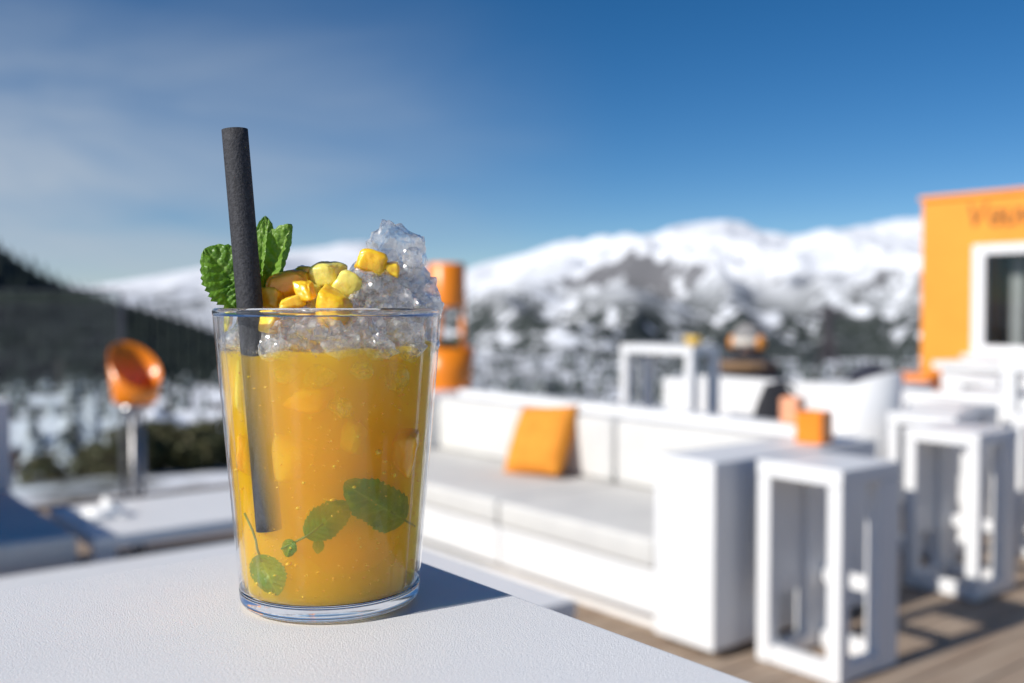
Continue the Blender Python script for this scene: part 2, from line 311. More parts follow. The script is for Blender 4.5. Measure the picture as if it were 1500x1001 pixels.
# far woods: thousands of low conifers joined as one mass
def cone_forest(name, pts, material, lab):
    v, f = [], []
    for (x, y, z, h) in pts:
        n = 6; r = h*.2; b0 = len(v); a0 = random.random()*6
        for (zz, rr) in ((.12, 1), (.45, .62), (.42, .85), (.75, .38)):
            for i in range(n):
                q = rr*r*(1+random.uniform(-.25, .25)); v.append((x+q*math.cos(a0+i/n*6.283), y+q*math.sin(a0+i/n*6.283), z+h*zz))
        v.append((x, y, z+h)); top = len(v)-1
        for i in range(n):
            j = (i+1) % n
            f.append((b0+i, b0+j, b0+n+j, b0+n+i)); f.append((b0+2*n+i, b0+2*n+j, b0+3*n+j, b0+3*n+i)); f.append((b0+3*n+i, b0+3*n+j, top))
    me = bpy.data.meshes.new(name); me.from_pydata(v, [], f); me.update()
    return obj(name, me, material, label=lab, cat='forest', kind='stuff')
def conifer_mat(name, snowamt):
    m, t, b = newmat(name); N = t.nodes.new; k = t.links.new
    g = N('ShaderNodeNewGeometry'); s = N('ShaderNodeSeparateXYZ'); k(g.outputs['Normal'], s.inputs[0])
    n = N('ShaderNodeTexNoise'); n.inputs['Scale'].default_value = .35; n.inputs['Detail'].default_value = 5; k(g.outputs['Position'], n.inputs['Vector'])
    ad = N('ShaderNodeMath'); ad.operation = 'ADD'; k(n.outputs[0], ad.inputs[0]); k(s.outputs[2], ad.inputs[1])
    q = N('ShaderNodeMapRange'); q.inputs[1].default_value = 1.12-snowamt; q.inputs[2].default_value = 1.2-snowamt; k(ad.outputs[0], q.inputs[0])
    mi = N('ShaderNodeMix'); mi.data_type = 'RGBA'; mi.inputs[6].default_value = (.018, .03, .024, 1); mi.inputs[7].default_value = (.70, .74, .78, 1); k(q.outputs[0], mi.inputs[0]); k(mi.outputs[2], b.inputs['Base Color'])
    b.inputs['Roughness'].default_value = .9; return m
M['conifer_dark'] = conifer_mat('dark_conifer', .05); M['conifer_snowy'] = conifer_mat('snow_dusted_conifer', .33)
hm = hill.data; pts = []
for p in random.sample(list(hm.polygons), 3400):
    c = p.center; pts.append((c.x, c.y, c.z-1, random.uniform(10, 17)))
cone_forest('hill_forest', pts, M['conifer_dark'], 'dark shaded forest covering the steep hill')
pts = []
for i in range(3400):
    b = random.uniform(8, 68); d = random.uniform(330, 1500)
    x, y = d*math.sin(R(b)), d*math.cos(R(b))
    if noise.noise(Vector((x/140, y/140, 2))) + noise.noise(Vector((x/40, y/40, 5)))*.4 < .12: continue
    pts.append((x, y, ground_h(x, y)-1, random.uniform(9, 17)))
cone_forest('valley_forest', pts, M['conifer_snowy'], 'snow dusted woods on the valley side below the mountain')

# ------------------------------------------------------------------ valley: conifers, shrubs, chalets, cars
def conifer_meshes(seed, h):
    rnd = random.Random(seed); bt = bmesh.new(); tube(bt, [(0, 0, -.5), (0, 0, h*.5), (0, 0, h*.93)], [h*.018, h*.012, .03], 6)
    bc = bmesh.new(); tiers = 15
    for i in range(tiers):
        f = i/(tiers-1); z = h*(.10 + .84*f); r = h*.21*(1-f)**.8 + .12
        for kx in range(10):
            a = kx/10*6.283 + rnd.random()*.6; rr = r*rnd.uniform(.65, 1.1); dz = rr*rnd.uniform(.25, .5); w = .30*rr + .1
            c, s = math.cos(a), math.sin(a)
            p = [(0, 0, z+.12*h/tiers*3), (c*rr*.55-s*w, s*rr*.55+c*w, z-dz*.35), (c*rr, s*rr, z-dz), (c*rr*.55+s*w, s*rr*.55-c*w, z-dz*.35), (c*rr*.5, s*rr*.5, z+.02*h)]
            vs = [bc.verts.new(q) for q in p]
            for t3 in ((0, 1, 4), (1, 2, 4), (2, 3, 4), (3, 0, 4), (1, 3, 2)): bc.faces.new([vs[q] for q in t3])
    me1, me2 = bpy.data.meshes.new('trunk'), bpy.data.meshes.new('crown'); bt.to_mesh(me1); bc.to_mesh(me2); bt.free(); bc.free()
    me1.materials.append(M['bark']); return me1, me2
CM = []
for i in range(4):
    a, b_ = conifer_meshes(i, 10)
    b_.materials.append(M['conifer_snowy'] if i % 2 else M['conifer_dark']); CM.append((a, b_))
def conifer(x, y, h, k, label, group):
    e = empty('conifer_tree', (x, y, ground_h(x, y)), random.random()*6, label=label, cat='tree', group=group); e.scale = (h/10,)*3
    obj('trunk', CM[k][0], None, e); obj('crown', CM[k][1], None, e)
for i in range(170):
    b = random.uniform(8, 66) if i % 3 == 0 else random.uniform(8, 30); d = random.uniform(120, 480); p = dirv(b)*d
    if noise.noise(Vector((p.x/50, p.y/50, 9))) < -.1: continue
    k = random.randrange(4)
    conifer(p.x, p.y, random.uniform(7, 14), k, 'dark conifer standing among the chalets in the valley' if k % 2 == 0 else 'snow dusted conifer standing among the chalets in the valley', 'dark conifers in the valley' if k % 2 == 0 else 'snowy conifers in the valley')
def house(x, y, w, dpt, h, rz, wallm, label, group):
    z = ground_h(x, y); e = empty('chalet', (x, y, z-.6), rz, label=label, cat='house', group=group)
    bm = bmesh.new(); box(bm, -w/2, w/2, -dpt/2, dpt/2, 0, h)
    g = [bm.verts.new(q) for q in ((-w/2+.02, -dpt/2+.02, h+.01), (w/2-.02, -dpt/2+.02, h+.01), (0, -dpt/2+.02, h+w*.24), (-w/2+.02, dpt/2-.02, h+.01), (w/2-.02, dpt/2-.02, h+.01), (0, dpt/2-.02, h+w*.24))]
    bm.faces.new(g[:3]); bm.faces.new((g[3], g[5], g[4])); obj('wall', bm, wallm, e)
    rf = bmesh.new(); o = 1.0; s = w*.24/(w/2)
    for sx in (-1, 1):
        q = [(0, h+w*.24+.08), (sx*(w/2+o), h-o*s+.08), (sx*(w/2+o), h-o*s+.75), (0, h+w*.24+.85)]
        A = [rf.verts.new((a, -dpt/2-o, b)) for a, b in q]; B = [rf.verts.new((a, dpt/2+o, b)) for a, b in q]
        for i in range(4): rf.faces.new((A[i], A[(i+1) % 4], B[(i+1) % 4], B[i]))
        rf.faces.new(A); rf.faces.new(B)
    r = obj('roof', rf, M['snow'], e, label='thick snow layer on the roof')
    obj('chimney', bx(w*.18, w*.18+.8, -.4, .4, h+.3, h+w*.24+1.4), M['rockwall'], r)
    for sgn in (-1, 1):
        for fl in range(max(1, int(h/2.8))):
            for q in range(-1, 2):
                zc = 1.9+fl*2.7; xc = q*w*.29
                wn = obj('window', bx(xc-.65, xc+.65, sgn*dpt/2-.06, sgn*dpt/2+.06, zc-.7, zc+.7), M['chalet'], e)
                obj('pane', bx(xc-.5, xc+.5, sgn*dpt/2-.085, sgn*dpt/2+.085, zc-.55, zc+.55), M['pane_dark'], wn)
    return e
hs = [(12.5, 95), (15.5, 120), (18.5, 105), (21.5, 135), (24, 112), (12, 165), (16.5, 190), (20, 210), (23.5, 240), (14, 260), (18.5, 300), (26, 170), (36, 240), (38.5, 300), (41, 225), (44, 330), (46, 260), (49, 300), (52, 240), (55, 320), (58, 270), (43, 190), (13, 350), (22, 340), (11.5, 230), (30, 260)]
HW = [(M['chalet'], 'brown timber chalet with thick snow on its roof', 'timber chalets in the valley'), (M['render_wall'], 'cream rendered chalet with thick snow on its roof', 'cream chalets in the valley'), (M['rockwall'], 'grey stone house with thick snow on its roof', 'stone houses in the valley')]
for i, (b, d) in enumerate(hs):
    p = dirv(b + random.uniform(-.4, .4))*(d*1.35+45); k = i % 3
    house(p.x, p.y, random.uniform(9, 13), random.uniform(10, 15), random.choice((4.2, 5.8, 5.8)), R(-b + random.choice((0, 90, 60, 25))), *HW[k])
def shrub(x, y, z, r, label, m):
    e = empty('shrub', (x, y, z), label=label, cat='shrub', group='evergreen shrubs below the terrace'); rnd = random.Random(int(x*100+y*77))
    st = bmesh.new()
    for i in range(5):
        a = rnd.random()*6.28; tube(st, [(0, 0, -.4), (math.cos(a)*r*.3, math.sin(a)*r*.3, r*.6), (math.cos(a)*r*.6, math.sin(a)*r*.6, r*1.1)], [.05, .03, .01], 5)
    obj('stem', st, M['bark'], e)
    bm = bmesh.new()
    for i in range(900):
        while True:
            q = Vector((rnd.uniform(-1, 1), rnd.uniform(-1, 1), rnd.uniform(-1, 1)))
            if .2 < q.length < 1 and noise.noise(q*2.3 + Vector((x, y, 0))) > -.15: break
        c = Vector((q.x*r, q.y*r, r*.75 + q.z*r*.75)); d1 = Vector((rnd.gauss(0, 1), rnd.gauss(0, 1), rnd.gauss(0, 1))).normalized(); d2 = d1.orthogonal().normalized(); s = r*.085
        bm.faces.new([bm.verts.new(c+t3) for t3 in (d1*s*1.6, d2*s*.7, -d1*s*1.6, -d2*s*.7)])
    obj('foliage', bm, m, e)
M['olive'] = mat('olive_shrub_leaves', (.055, .065, .018), .7, (.10, .085, .03), .8)
for (b, d, r) in ((17, 60, 2.0), (18.6, 63, 2.3), (20.4, 61, 2.0), (22, 66, 2.4), (23.6, 62, 2.0), (25.5, 66, 2.4), (15.6, 66, 1.7), (13, 72, 1.6), (19.4, 70, 2.1)):
    p = dirv(b)*d; shrub(p.x, p.y, ground_h(p.x, p.y)-.2, r, 'olive brown evergreen shrub on the slope below the terrace', M['olive'])
def car(b, d, m, label):
    p = dirv(b)*d; e = empty('parked_car', (p.x, p.y, ground_h(p.x, p.y)+.25), R(-b+80), label=label, cat='car')
    bm = bmesh.new(); box(bm, -2.1, 2.1, -.85, .85, .35, .95, .18, 3); obj('body', bm, m, e)
    bm = bmesh.new(); box(bm, -1.2, 1.35, -.72, .72, .93, 1.48, .2, 3); obj('cabin', bm, M['pane_dark'], e); obj('roof', bx(-.9, 1.05, -.62, .62, 1.46, 1.53, .03), m, e)
    for wx in (-1.35, 1.35):
        for wy in (-.8, .8):
            w = bmesh.new(); bmesh.ops.create_cone(w, cap_ends=True, segments=20, radius1=.33, radius2=.33, depth=.22, matrix=Matrix.Translation((wx, wy, .33)) @ Matrix.Rotation(R(90), 4, 'X')); obj('wheel', w, M['black_cloth'], e)
car(44.9, 175, M['redpaint'], 'small red car parked beside a snowy valley road'); car(46.2, 180, M['white'], 'small white car parked beside a snowy valley road')
# dark lift pylon with splayed legs
p = dirv(55.9)*60; z0 = ground_h(p.x, p.y)
e = empty('lift_pylon', (p.x, p.y, z0), R(-56), label='dark steel lift pylon with splayed legs before the mountain', cat='pylon')
M['pylon'] = mat('dark_pylon_steel', (.03, .025, .03), .6)
ht = 1.2 - z0
obj('mast', tube(bmesh.new(), [(0, 0, ht-3), (0, 0, ht+.2)], [.34, .26], 10), M['pylon'], e)
for sx in (-1, 1):
    for sy in (-1, 1): obj('leg', tube(bmesh.new(), [(sx*2.2, sy*2.2, -1), (sx*.15, sy*.15, ht-1.4)], [.13, .1], 8), M['pylon'], e)
obj('crossarm', bx(-.9, .9, -.15, .15, ht-.35, ht-.05, .04), M['pylon'], e)

# ------------------------------------------------------------------ terrace
deck = obj('terrace_deck', bx(-4, 14, -4, 6.72, -.30, -.034), M['joist'], kind='structure')
obj('terrace_wall', bx(-3.9, 13.9, -3.9, 6.6, -12, -.302), M['concrete'], kind='structure')
pm = []
for ln in (3.9,):
    for v in range(5):
        bm = bx(0, ln, 0, .139, 0, .03, .004, 1); me = bpy.data.meshes.new('deck_plank'); bm.to_mesh(me); bm.free(); me.materials.append(M['deckwood']); pm.append(me)
for i in range(73):
    y = -3.95 + i*.1455
    for j in range(4):
        x0 = -3.9 + (i*1.37 % 3.9) - 3.9 + j*3.906 + 3.9
        if x0 + 3.9 < .5 or x0 + 3.9 > 14.3: continue
        o = obj('plank', pm[(i*3+j) % 5], None, deck, loc=(x0, y, -.032 + random.uniform(-.0008, .0008)))
# glass windbreak along the terrace edge
e = empty('glass_windbreak', (0, 6.60, 0), label='clear glass windbreak with steel posts along the terrace edge', cat='windbreak')
for (a, b_) in ((-.9, .52), (.56, 1.98)):
    pn = obj('pane', bx(a, b_, -.006, .006, .08, 1.32), M['pane'], e); obj('top_rail', bx(a, b_, -.012, .012, 1.322, 1.336, .003), M['dull_steel'], pn)
for x in (.54, 2.0): obj('post', bx(x-.012, x+.012, -.02, .02, 0, 1.32, .003), M['dull_steel'], e)

# ------------------------------------------------------------------ sofas
def soft(bm, x0, x1, y0, y1, z0, z1, bev, n=3): return box(bm, x0, x1, y0, y1, z0, z1, bev, n)
def make_sofa(label, group):
    e = empty('lounge_sofa', (2.63, 2.24, 0), label=label, cat='sofa', group=group); W = 3.04
    obj('armrest', bx(.02, 1.02, 0, .28, .03, .69, .008), M['white'], e); obj('armrest', bx(.02, 1.02, W-.28, W, .03, .69, .008), M['white'], e)
    for (a, b_) in ((.283, 1.228), (1.236, 2.757)):
        obj('base_panel', bx(.035, .90, a, b_, .085, .255, .006), M['white'], e)
        c = obj('seat_cushion', soft(bmesh.new(), .02, .80, a+.004, b_-.004, .258, .372, .022), M['cushion'], e, smooth=True)
        c = obj('back_cushion', soft(bmesh.new(), .73, .888, a+.006, b_-.006, .374, .685, .03), M['cushion'], e, smooth=True)
    obj('back_panel', bx(.892, 1.018, .283, W-.283, .085, .725, .008), M['white'], e)
    obj('plinth', bx(.12, .88, .30, W-.30, 0.002, .083), M['white'], e)
    for (x, y) in ((.1, .07), (.9, .07), (.1, W-.21), (.9, W-.21)): obj('foot', bx(x, x+.06, y, y+.14, 0.002, .029), M['black_cloth'], e)
    return e
sofa = make_sofa('white lounge sofa with grey seat cushions, its orange pillow and orange pots on it', None)
s3 = copy_tree(sofa); s3.location = (5.60+1.03, 5.25, 0); s3.rotation_euler = (0, 0, math.pi); tag(s3, label='white lounge sofa seen from its plain back, a person sitting on it')
# sofa facing the first one, only its corner shows
e = empty('corner_sofa', (0, 3.70, 0), label='white corner sofa with shaded seat beside the low tables', cat='sofa')
obj('back_panel', bx(0, .16, 0, 1.5, .05, .95, .008), M['white'], e); obj('armrest', bx(.163, .985, 1.16, 1.5, .05, .81, .01), M['white'], e)  # out-of-view back raised above the armrest so its shadow covers the whole seat
obj('base_panel', bx(.163, .95, 0, 1.157, .06, .28, .006), M['white'], e); obj('seat_cushion', bx(.165, .965, .01, 1.15, .283, .42, .025, 3), M['cushion'], e, smooth=True)
obj('back_cushion', bx(.162, .30, .02, 1.14, .42, .93, .03, 3), M['cushion'], e, smooth=True)
for (x, y) in ((.2, .1), (.8, .1), (.2, 1.3), (.8, 1.3)): obj('foot', bx(x, x+.06, y, y+.06, 0.002, .049), M['black_cloth'], e)
# low tables
def low_table(x0, x1, y0, y1, z, label):
    e = empty('low_table', ((x0+x1)/2, (y0+y1)/2, 0), label=label, cat='table'); w, d = (x1-x0)/2, (y1-y0)/2
    obj('tabletop', bx(-w, w, -d, d, z-.05, z, .006), M['white'], e)
    for sx in (-1, 1):
        for sy in (-1, 1):
            obj('leg', bx(sx*w-.004*sx if sx < 0 else w-.074, sx*w+.074 if sx < 0 else w-.004, -d+.004 if sy < 0 else d-.074, -d+.074 if sy < 0 else d-.004, .002, z-.052, .004), M['white'], e)
low_table(.45, 2.0, 2.22, 3.58, .34, 'large square white low table in front of the sofa')
low_table(1.02, 2.15, 3.70, 4.36, .40, 'smaller white low table with a crumpled napkin on it')
# pillow
def pillow(loc, rot, s, th, label):
    n = 18; bm = bmesh.new(); g = {}
    for side in (1, -1):
        for i in range(n+1):
            for j in range(n+1):
                u, v = i/n*2-1, j/n*2-1
                edge = max(abs(u), abs(v)) >= .999
                if side == -1 and edge: g[side, i, j] = g[1, i, j]; continue
                k = ((1-u**4)*(1-v**4))**.55
                pin = 1 - .07*(1-abs(u*v))*0 - .05*((1-u*u)*abs(v)**3 + (1-v*v)*abs(u)**3)
                wr = noise.noise(Vector((u*2.2, v*2.2, side*3)))*.012*k
                g[side, i, j] = bm.verts.new((u*s*pin, side*(th*k) + wr, v*s*pin))
    for side in (1, -1):
        for i in range(n):
            for j in range(n):
                q = [g[side, i, j], g[side, i+1, j], g[side, i+1, j+1], g[side, i, j+1]]
                try: bm.faces.new(q if side == -1 else q[::-1])
                except ValueError: pass
    o = obj('throw_pillow', bm, M['orange_cloth'], smooth=True, label=label, cat="pillow"); o.location = loc; o.rotation_euler = rot; return o
pillow((3.265, 3.90, .545), (R(29), R(5), R(98)), .195, .07, 'square orange throw pillow leaning on the sofa back')

# ------------------------------------------------------------------ open-frame stools and bar tables
def make_frame(name, w, d, h, leg, label, cat, group=None, panel=True):
    e = empty(name, label=label, cat=cat, group=group)
    obj('seat' if cat == 'stool' else 'tabletop', bx(0, w, 0, d, h-.055, h, .005), M['white'], e)
    rear = leg*2.3 if panel else leg
    for x, lw_ in ((.002, leg), (w-rear-.002, rear)):
        for y in (.002, d-leg-.002): obj('leg', bx(x, x+lw_, y, y+leg, .002, h-.057, .004), M['white'], e)
    for x in (.006, w-leg-.006): obj('bottom_rail', bx(x, x+leg-.004, leg+.004, d-leg-.004, .003, .062, .004), M['white'], e)
    for y in (.006, d-leg-.006): obj('side_rail', bx(leg+.004, w-rear-.004, y, y+leg-.004, .004, .058, .004), M['white'], e)
    if panel:
        obj('side_panel', bx(leg+.003, w-rear-.003, d-.03, d-.012, .22, h-.058, .003), M['white'], e)
        obj('footrest', bx(w-leg+.004, w-.008, leg+.003, d-leg-.003, .235, .285, .004), M['white'], e)
    return e
stool = make_frame('bar_stool', .345, .335, .70, .052, 'white open-frame stool right beside the sofa armrest', 'stool', 'white open-frame stools'); stool.location = (2.785, 1.83, 0)
for (x, y, rz, lab) in ((4.05, 2.02, 0, 'white open-frame stool standing behind the one by the sofa'), (4.36, 1.50, 0, 'white open-frame stool in front of the bar table\'s near leg'), (4.62, 2.42, 8, 'white open-frame stool standing on the sofa side of the bar table'),
                        (5.25, 1.45, 0, 'white open-frame stool beyond the bar table towards the open deck'), (5.05, 2.62, -6, 'white open-frame stool nearest the tub chair'), (4.98, 1.98, 3, 'white open-frame stool tucked close against the bar table'), (6.2, 2.9, 0, 'white open-frame stool between the bar table and the counter'),
                        (7.3, 3.5, 0, 'white open-frame stool at the kiosk end of the white counter'), (7.2, 2.9, 0, 'white open-frame stool before the middle of the white counter')):
    s = copy_tree(stool); s.location = (x, y, 0); s.rotation_euler = (0, 0, R(rz)); s['label'] = lab
t1 = make_frame('bar_table', .26, .62, .99, .06, 'tall white open-frame table behind the sofa with a yellow bowl', 'table', panel=False); t1.location = (4.56, 4.03, 0)
t2 = make_frame('bar_table', .7, .7, .93, .07, 'tall white bar table among the stools', 'table', panel=False); t2.location = (5.55, 1.95, 0)
bm = bmesh.new(); lathe(bm, [(.0005, 0), (.03, 0), (.05, .03), (.055, .055), (.05, .055), (.044, .03), (.0005, .012)], 24); obj('bowl', bm, M['yellow'], smooth=True, loc=(4.70, 4.15, .991), label='small yellow bowl on the tall white table', cat='bowl')
# white rounded lounge chair
e = empty('tub_chair', (4.95, 3.22, 0), R(12), label='white rounded tub chair beside the bag', cat='chair'); n = 28
bm = bmesh.new(); rings = []
for (r, zf) in ((.24, 0), (.27, .35), (.29, 1), (.26, 1.02), (.22, .98), (.20, .4)):
    ring = []
    for i in range(n+1):
        a = R(-205 + 230*i/n) + R(0); hh = .86 - .22*abs(2*i/n-1)**2.2
        ring.append(bm.verts.new((r*math.cos(a), r*math.sin(a), .08 + (hh-.08)*zf if zf else .06)))
    rings.append(ring)
for a, b_ in zip(rings, rings[1:]):
    for i in range(n): bm.faces.new((a[i], a[i+1], b_[i+1], b_[i]))
obj('shell', bm, M['white'], e, smooth=True)
bm = bmesh.new(); lathe(bm, [(.001, .30), (.215, .30), (.225, .34), (.22, .40), (.18, .425), (.001, .43)], 30); obj('seat_cushion', bm, M['cushion'], e, smooth=True)
bm = bmesh.new(); lathe(bm, [(.001, .002), (.2, .002), (.2, .02), (.05, .06), (.05, .298), (.001, .298)], 24); obj('pedestal', bm, M['steel'], e, smooth=True)
# cube table behind the sofa with a black bag
low_table(3.78, 4.22, 2.65, 3.15, .56, 'small white cube table behind the sofa carrying a black bag')
e = empty('handbag', (3.98, 2.93, .561), R(-35), label='black soft handbag slumped behind the sofa back', cat='bag')
bm = bmesh.new(); n = 20
for side in (1, -1):
    pass
prev = None
for j in range(9):
    f = j/8; hw = .17*(1-f**1.6*.72); hd = .075*(1-f**1.3*.8); ring = [bm.verts.new((hw*math.copysign(abs(math.cos(a))**.7, math.cos(a)) - .05*f, hd*math.sin(a), .30*f)) for a in [k/n*6.283 for k in range(n)]]
    if prev:
        for k in range(n): bm.faces.new((prev[k], prev[(k+1) % n], ring[(k+1) % n], ring[k]))
    else: bm.faces.new(ring[::-1])
    prev = ring
bm.faces.new(prev); obj('bag_body', bm, M['black_cloth'], e, smooth=True)
obj('handle', tube(bmesh.new(), [(-.02+.07*math.cos(a), .0, .255+.05*math.sin(a)) for a in [R(q) for q in range(0, 181, 15)]], .008, 8), M['black_cloth'], e, smooth=True)
# orange pots on the armrest
def pot_box(x, y, z, w, h, m, lab):
    e = empty('candle_pot', (x, y, z), R(10), label=lab, cat='pot')
    bm = bmesh.new(); box(bm, -w, w, -w, w, 0, h, .012, 3); top = max(bm.faces, key=lambda f: f.calc_center_median().z + f.calc_area()*1000*(f.normal.z > .9 if f.normal.length else 0))
    bm.normal_update(); top = [f for f in bm.faces if f.normal.z > .99][0]
    r = bmesh.ops.inset_individual(bm, faces=[top], thickness=.008); bmesh.ops.translate(bm, verts=top.verts, vec=(0, 0, -.05)); obj('pot_body', bm, m, e)
    bm = bmesh.new(); lathe(bm, [(.0005, h-.045), (w*.7, h-.045), (w*.7, h-.02), (.0005, h-.018)], 16); obj('candle', bm, M['cushion'], e)
pot_box(3.36, 2.335, .691, .056, .125, M['orange'], 'orange square pot on the back of the sofa armrest'); pot_box(3.585, 2.60, .726, .042, .115, M['peach'], 'pale peach square pot behind the orange one on the sofa')
# draped jacket on a chair by the counter
e = empty('jacket', (6.34, 3.95, .706), R(20), label='dark navy jacket thrown over the white sofa back', cat='jacket')
bm = bmesh.new(); n = 20; gv = []
for i in range(n+1):
    u = i/n*2-1; row = []
    for j in range(9):
        v = j/8*2-1
        row.append(bm.verts.new((u*.2*(1+.12*noise.noise(Vector((u*2, v*2, 0)))), v*.14, .02 + (.09+.05*noise.noise(Vector((u*3, v*3, 4))))*max(0, 1-u*u)**.6*(1-v*v)**.5)))
    gv.append(row)
for i in range(n):
    for j in range(8): bm.faces.new((gv[i][j], gv[i+1][j], gv[i+1][j+1], gv[i][j+1]))
o = obj('cloth_body', bm, M['navy_cloth'], e, smooth=True); so = o.modifiers.new('s', 'SOLIDIFY'); so.thickness = .015
low_table(6.08, 6.60, 3.62, 4.25, .70, 'white side table with the navy jacket on it')
# counter and pouf in front of the kiosk
e = empty('bar_counter', (8.1, 2.4, 0), label='long white bar counter before the orange kiosk', cat='counter')
obj('counter_body', bx(.04, .6, .02, 2.0, .002, .70, .006), M['white'], e); obj('countertop', bx(0, .66, 0, 2.06, .703, .77, .006), M['white'], e)
for y in (.52, 1.02, 1.52): obj('joint_strip', bx(.034, .046, y-.006, y+.006, .05, .69), M['concrete'], e)
e = empty('pouf', (8.95, 5.1, 0), R(5), label='square orange pouf at the foot of the kiosk', cat='pouf'); obj('pouf_body', bx(-.26, .26, -.26, .26, .05, .60, .03, 3), M['orange'], e, smooth=True)
for (x, y) in ((-.2, -.2), (.2, -.2), (-.2, .2), (.2, .2)): obj('foot', bx(x-.03, x+.03, y-.03, y+.03, .002, .052), M['black_cloth'], e)

# ------------------------------------------------------------------ orange kiosk
K = empty('orange_kiosk', (10.4, 2.6, 0), label='flat orange kiosk with white framed window and dark lettering', cat='kiosk'); W, HT = 3.26, 2.40
wm = bmesh.new()
y0, y1, z0, z1 = .9, 2.68, .74, 1.89
for a in ((0, .14, 0, y0, 0, HT), (0, .14, y1, W, 0, HT), (0, .14, y0+.0005, y1-.0005, 0, z0), (0, .14, y0+.0005, y1-.0005, z1, HT), (.1405, 2.6, W-.12, W, 0, HT), (.1405, 2.6, 0, .12, 0, HT), (2.6005, 2.7, 0, W, 0, HT)): box(wm, *a)
obj('wall', wm, M['orange_wall'], K); obj('roof', bx(-.03, 2.75, -.03, W+.03, HT+.001, HT+.05, .006), M['orange_wall'], K)
obj('interior_floor', bx(.15, 2.59, .13, W-.13, .002, .06), M['dark_interior'], K); obj('interior_back', bx(1.6, 1.66, .13, W-.13, .062, HT-.01), M['dark_interior'], K)
wn = obj('window', bx(-.02, .05, y1-.13, y1+.004, z0, z1, .006), M['white'], K)
for a in ((-.019, .05, y0, y0+.1, z0, z1), (-.018, .048, y0+.102, y1-.132, z1-.1, z1), (-.018, .048, y0+.102, y1-.132, z0, z0+.09), (-.016, .046, 1.74, 1.82, z0+.092, z1-.102)): obj('frame', bx(*a, bev=.005), M['white'], wn)
obj('pane', bx(.012, .018, y0+.1, y1-.13, z0+.09, z1-.1), M['pane'], wn); obj('sill', bx(-.16, .0, y0-.04, y1+.04, z0-.05, z0-.003, .005), M['white'], wn)
for i, x in enumerate((2.2, 2.3, 2.42)): obj('bottle', tube(bmesh.new(), [(1.4, x, .8), (1.4, x, 1.05), (1.4, x, 1.13), (1.4, x, 1.22)], [.045, .045, .018, .016], 10), M['redpaint'] if i == 1 else M['black_cloth'], label='dark bottle standing inside the kiosk window' if i != 1 else 'red bottle standing inside the kiosk window', cat='bottle', group='bottles in the kiosk' if i != 1 else None).location = (10.4, 2.6, 0)
for (a, b_) in ((2.30, 2.44), (2.02, 2.2), (1.5, 1.62)): obj('curtain', bx(.32, .36, a, b_, .5, 1.95, .01), M['concrete'], K)
obj('shelf', bx(1.2, 1.58, .2, W-.2, .70, .798), M['dark_interior'], K)
def text_mesh(ch):
    fc = bpy.data.curves.new('letter', 'FONT'); fc.body = ch; fc.size = .36; fc.extrude = .006; fc.shear = .2
    fo = bpy.data.objects.new('letter_tmp', fc); col.objects.link(fo); bpy.context.view_layer.update()
    me = bpy.data.meshes.new_from_object(fo.evaluated_get(bpy.context.evaluated_depsgraph_get())); bpy.data.objects.remove(fo); me.materials.append(M['lettering'])
    xs = [v.co.x for v in me.vertices]; return me, min(xs), max(xs)
cur = 0.0
for ch in 'Veuve Clicquot':
    if ch == ' ': cur += .12; continue
    me, a, b_ = text_mesh(ch)
    o = obj('letter', me, None, K); o.matrix_local = Matrix(((0, 0, -1, -.008), (-1, 0, 0, 2.735 - cur + a), (0, 1, 0, 2.085), (0, 0, 0, 1))); cur += (b_-a)*.94 + .012

# ------------------------------------------------------------------ orange bucket on stand, orange lantern planter
BX, BY = 1.43, 4.54
e = empty('bucket_stand', (BX, BY, 0), label='orange slant-topped bucket on a slim steel pole stand', cat='bucket stand')
bm = bmesh.new(); n = 48; hd = Vector((-.12, .99)); rings = []
for (ro, f) in ((.001, 0), (.085, 0), (.097, .06), (.103, .4), (.112, 1), (.108, 1.0), (.098, .4), (.09, .08), (.001, .06)):
    ring = []
    for i in range(n):
        a = i/n*6.2832; c = Vector((math.cos(a), math.sin(a))); top = .968 + .10*(c @ hd); ring.append(bm.verts.new((ro*c.x, ro*c.y, .795 + (top-.795)*f)))
    rings.append(ring)
for a, b_ in zip(rings, rings[1:]):
    for i in range(n): bm.faces.new((a[i], a[(i+1) % n], b_[(i+1) % n], b_[i]))
M['orange_gloss'] = mat('glossy_orange_lacquer', (.88, .24, .01), .27, spec=.6, coat=.25)
obj('bucket', bm, M['orange_gloss'], e, smooth=True)
bm = bmesh.new(); lathe(bm, [(.05, .76), (.075, .765), (.075, .79), (.05, .792)], 24, closed=True); obj('holder_ring', bm, M['steel'], e, smooth=True)
obj('pole', tube(bmesh.new(), [(-.01, .0, .02), (-.01, 0, .78)], .014, 14), M['pole_steel'], e, smooth=True); obj('pole', tube(bmesh.new(), [(.028, .0, .02), (.028, 0, .78)], .012, 14), M['pole_steel'], e, smooth=True)
bm = bmesh.new(); lathe(bm, [(.001, .002), (.15, .002), (.15, .014), (.03, .024), (.001, .024)], 32); obj('base', bm, M['steel'], e, smooth=True)
PX, PY = 3.92, 5.70
e = empty('plinth', (PX, PY, 0), label='white plinth behind the sofa end', cat='plinth'); obj('plinth_body', bx(-.22, .22, -.22, .22, .002, .64, .006), M['white'], e); obj('plinth_top', bx(-.24, .24, -.24, .24, .642, .662, .004), M['white'], e)
e = empty('lantern_planter', (PX, PY, .663), label='orange flared pot with struts and an orange drum shade above', cat='planter')
bm = bmesh.new(); lathe(bm, [(.001, 0), (.155, 0), (.16, .01), (.198, .285), (.19, .285), (.15, .03), (.001, .03)], 40); obj('pot', bm, M['orange'], e, smooth=True)
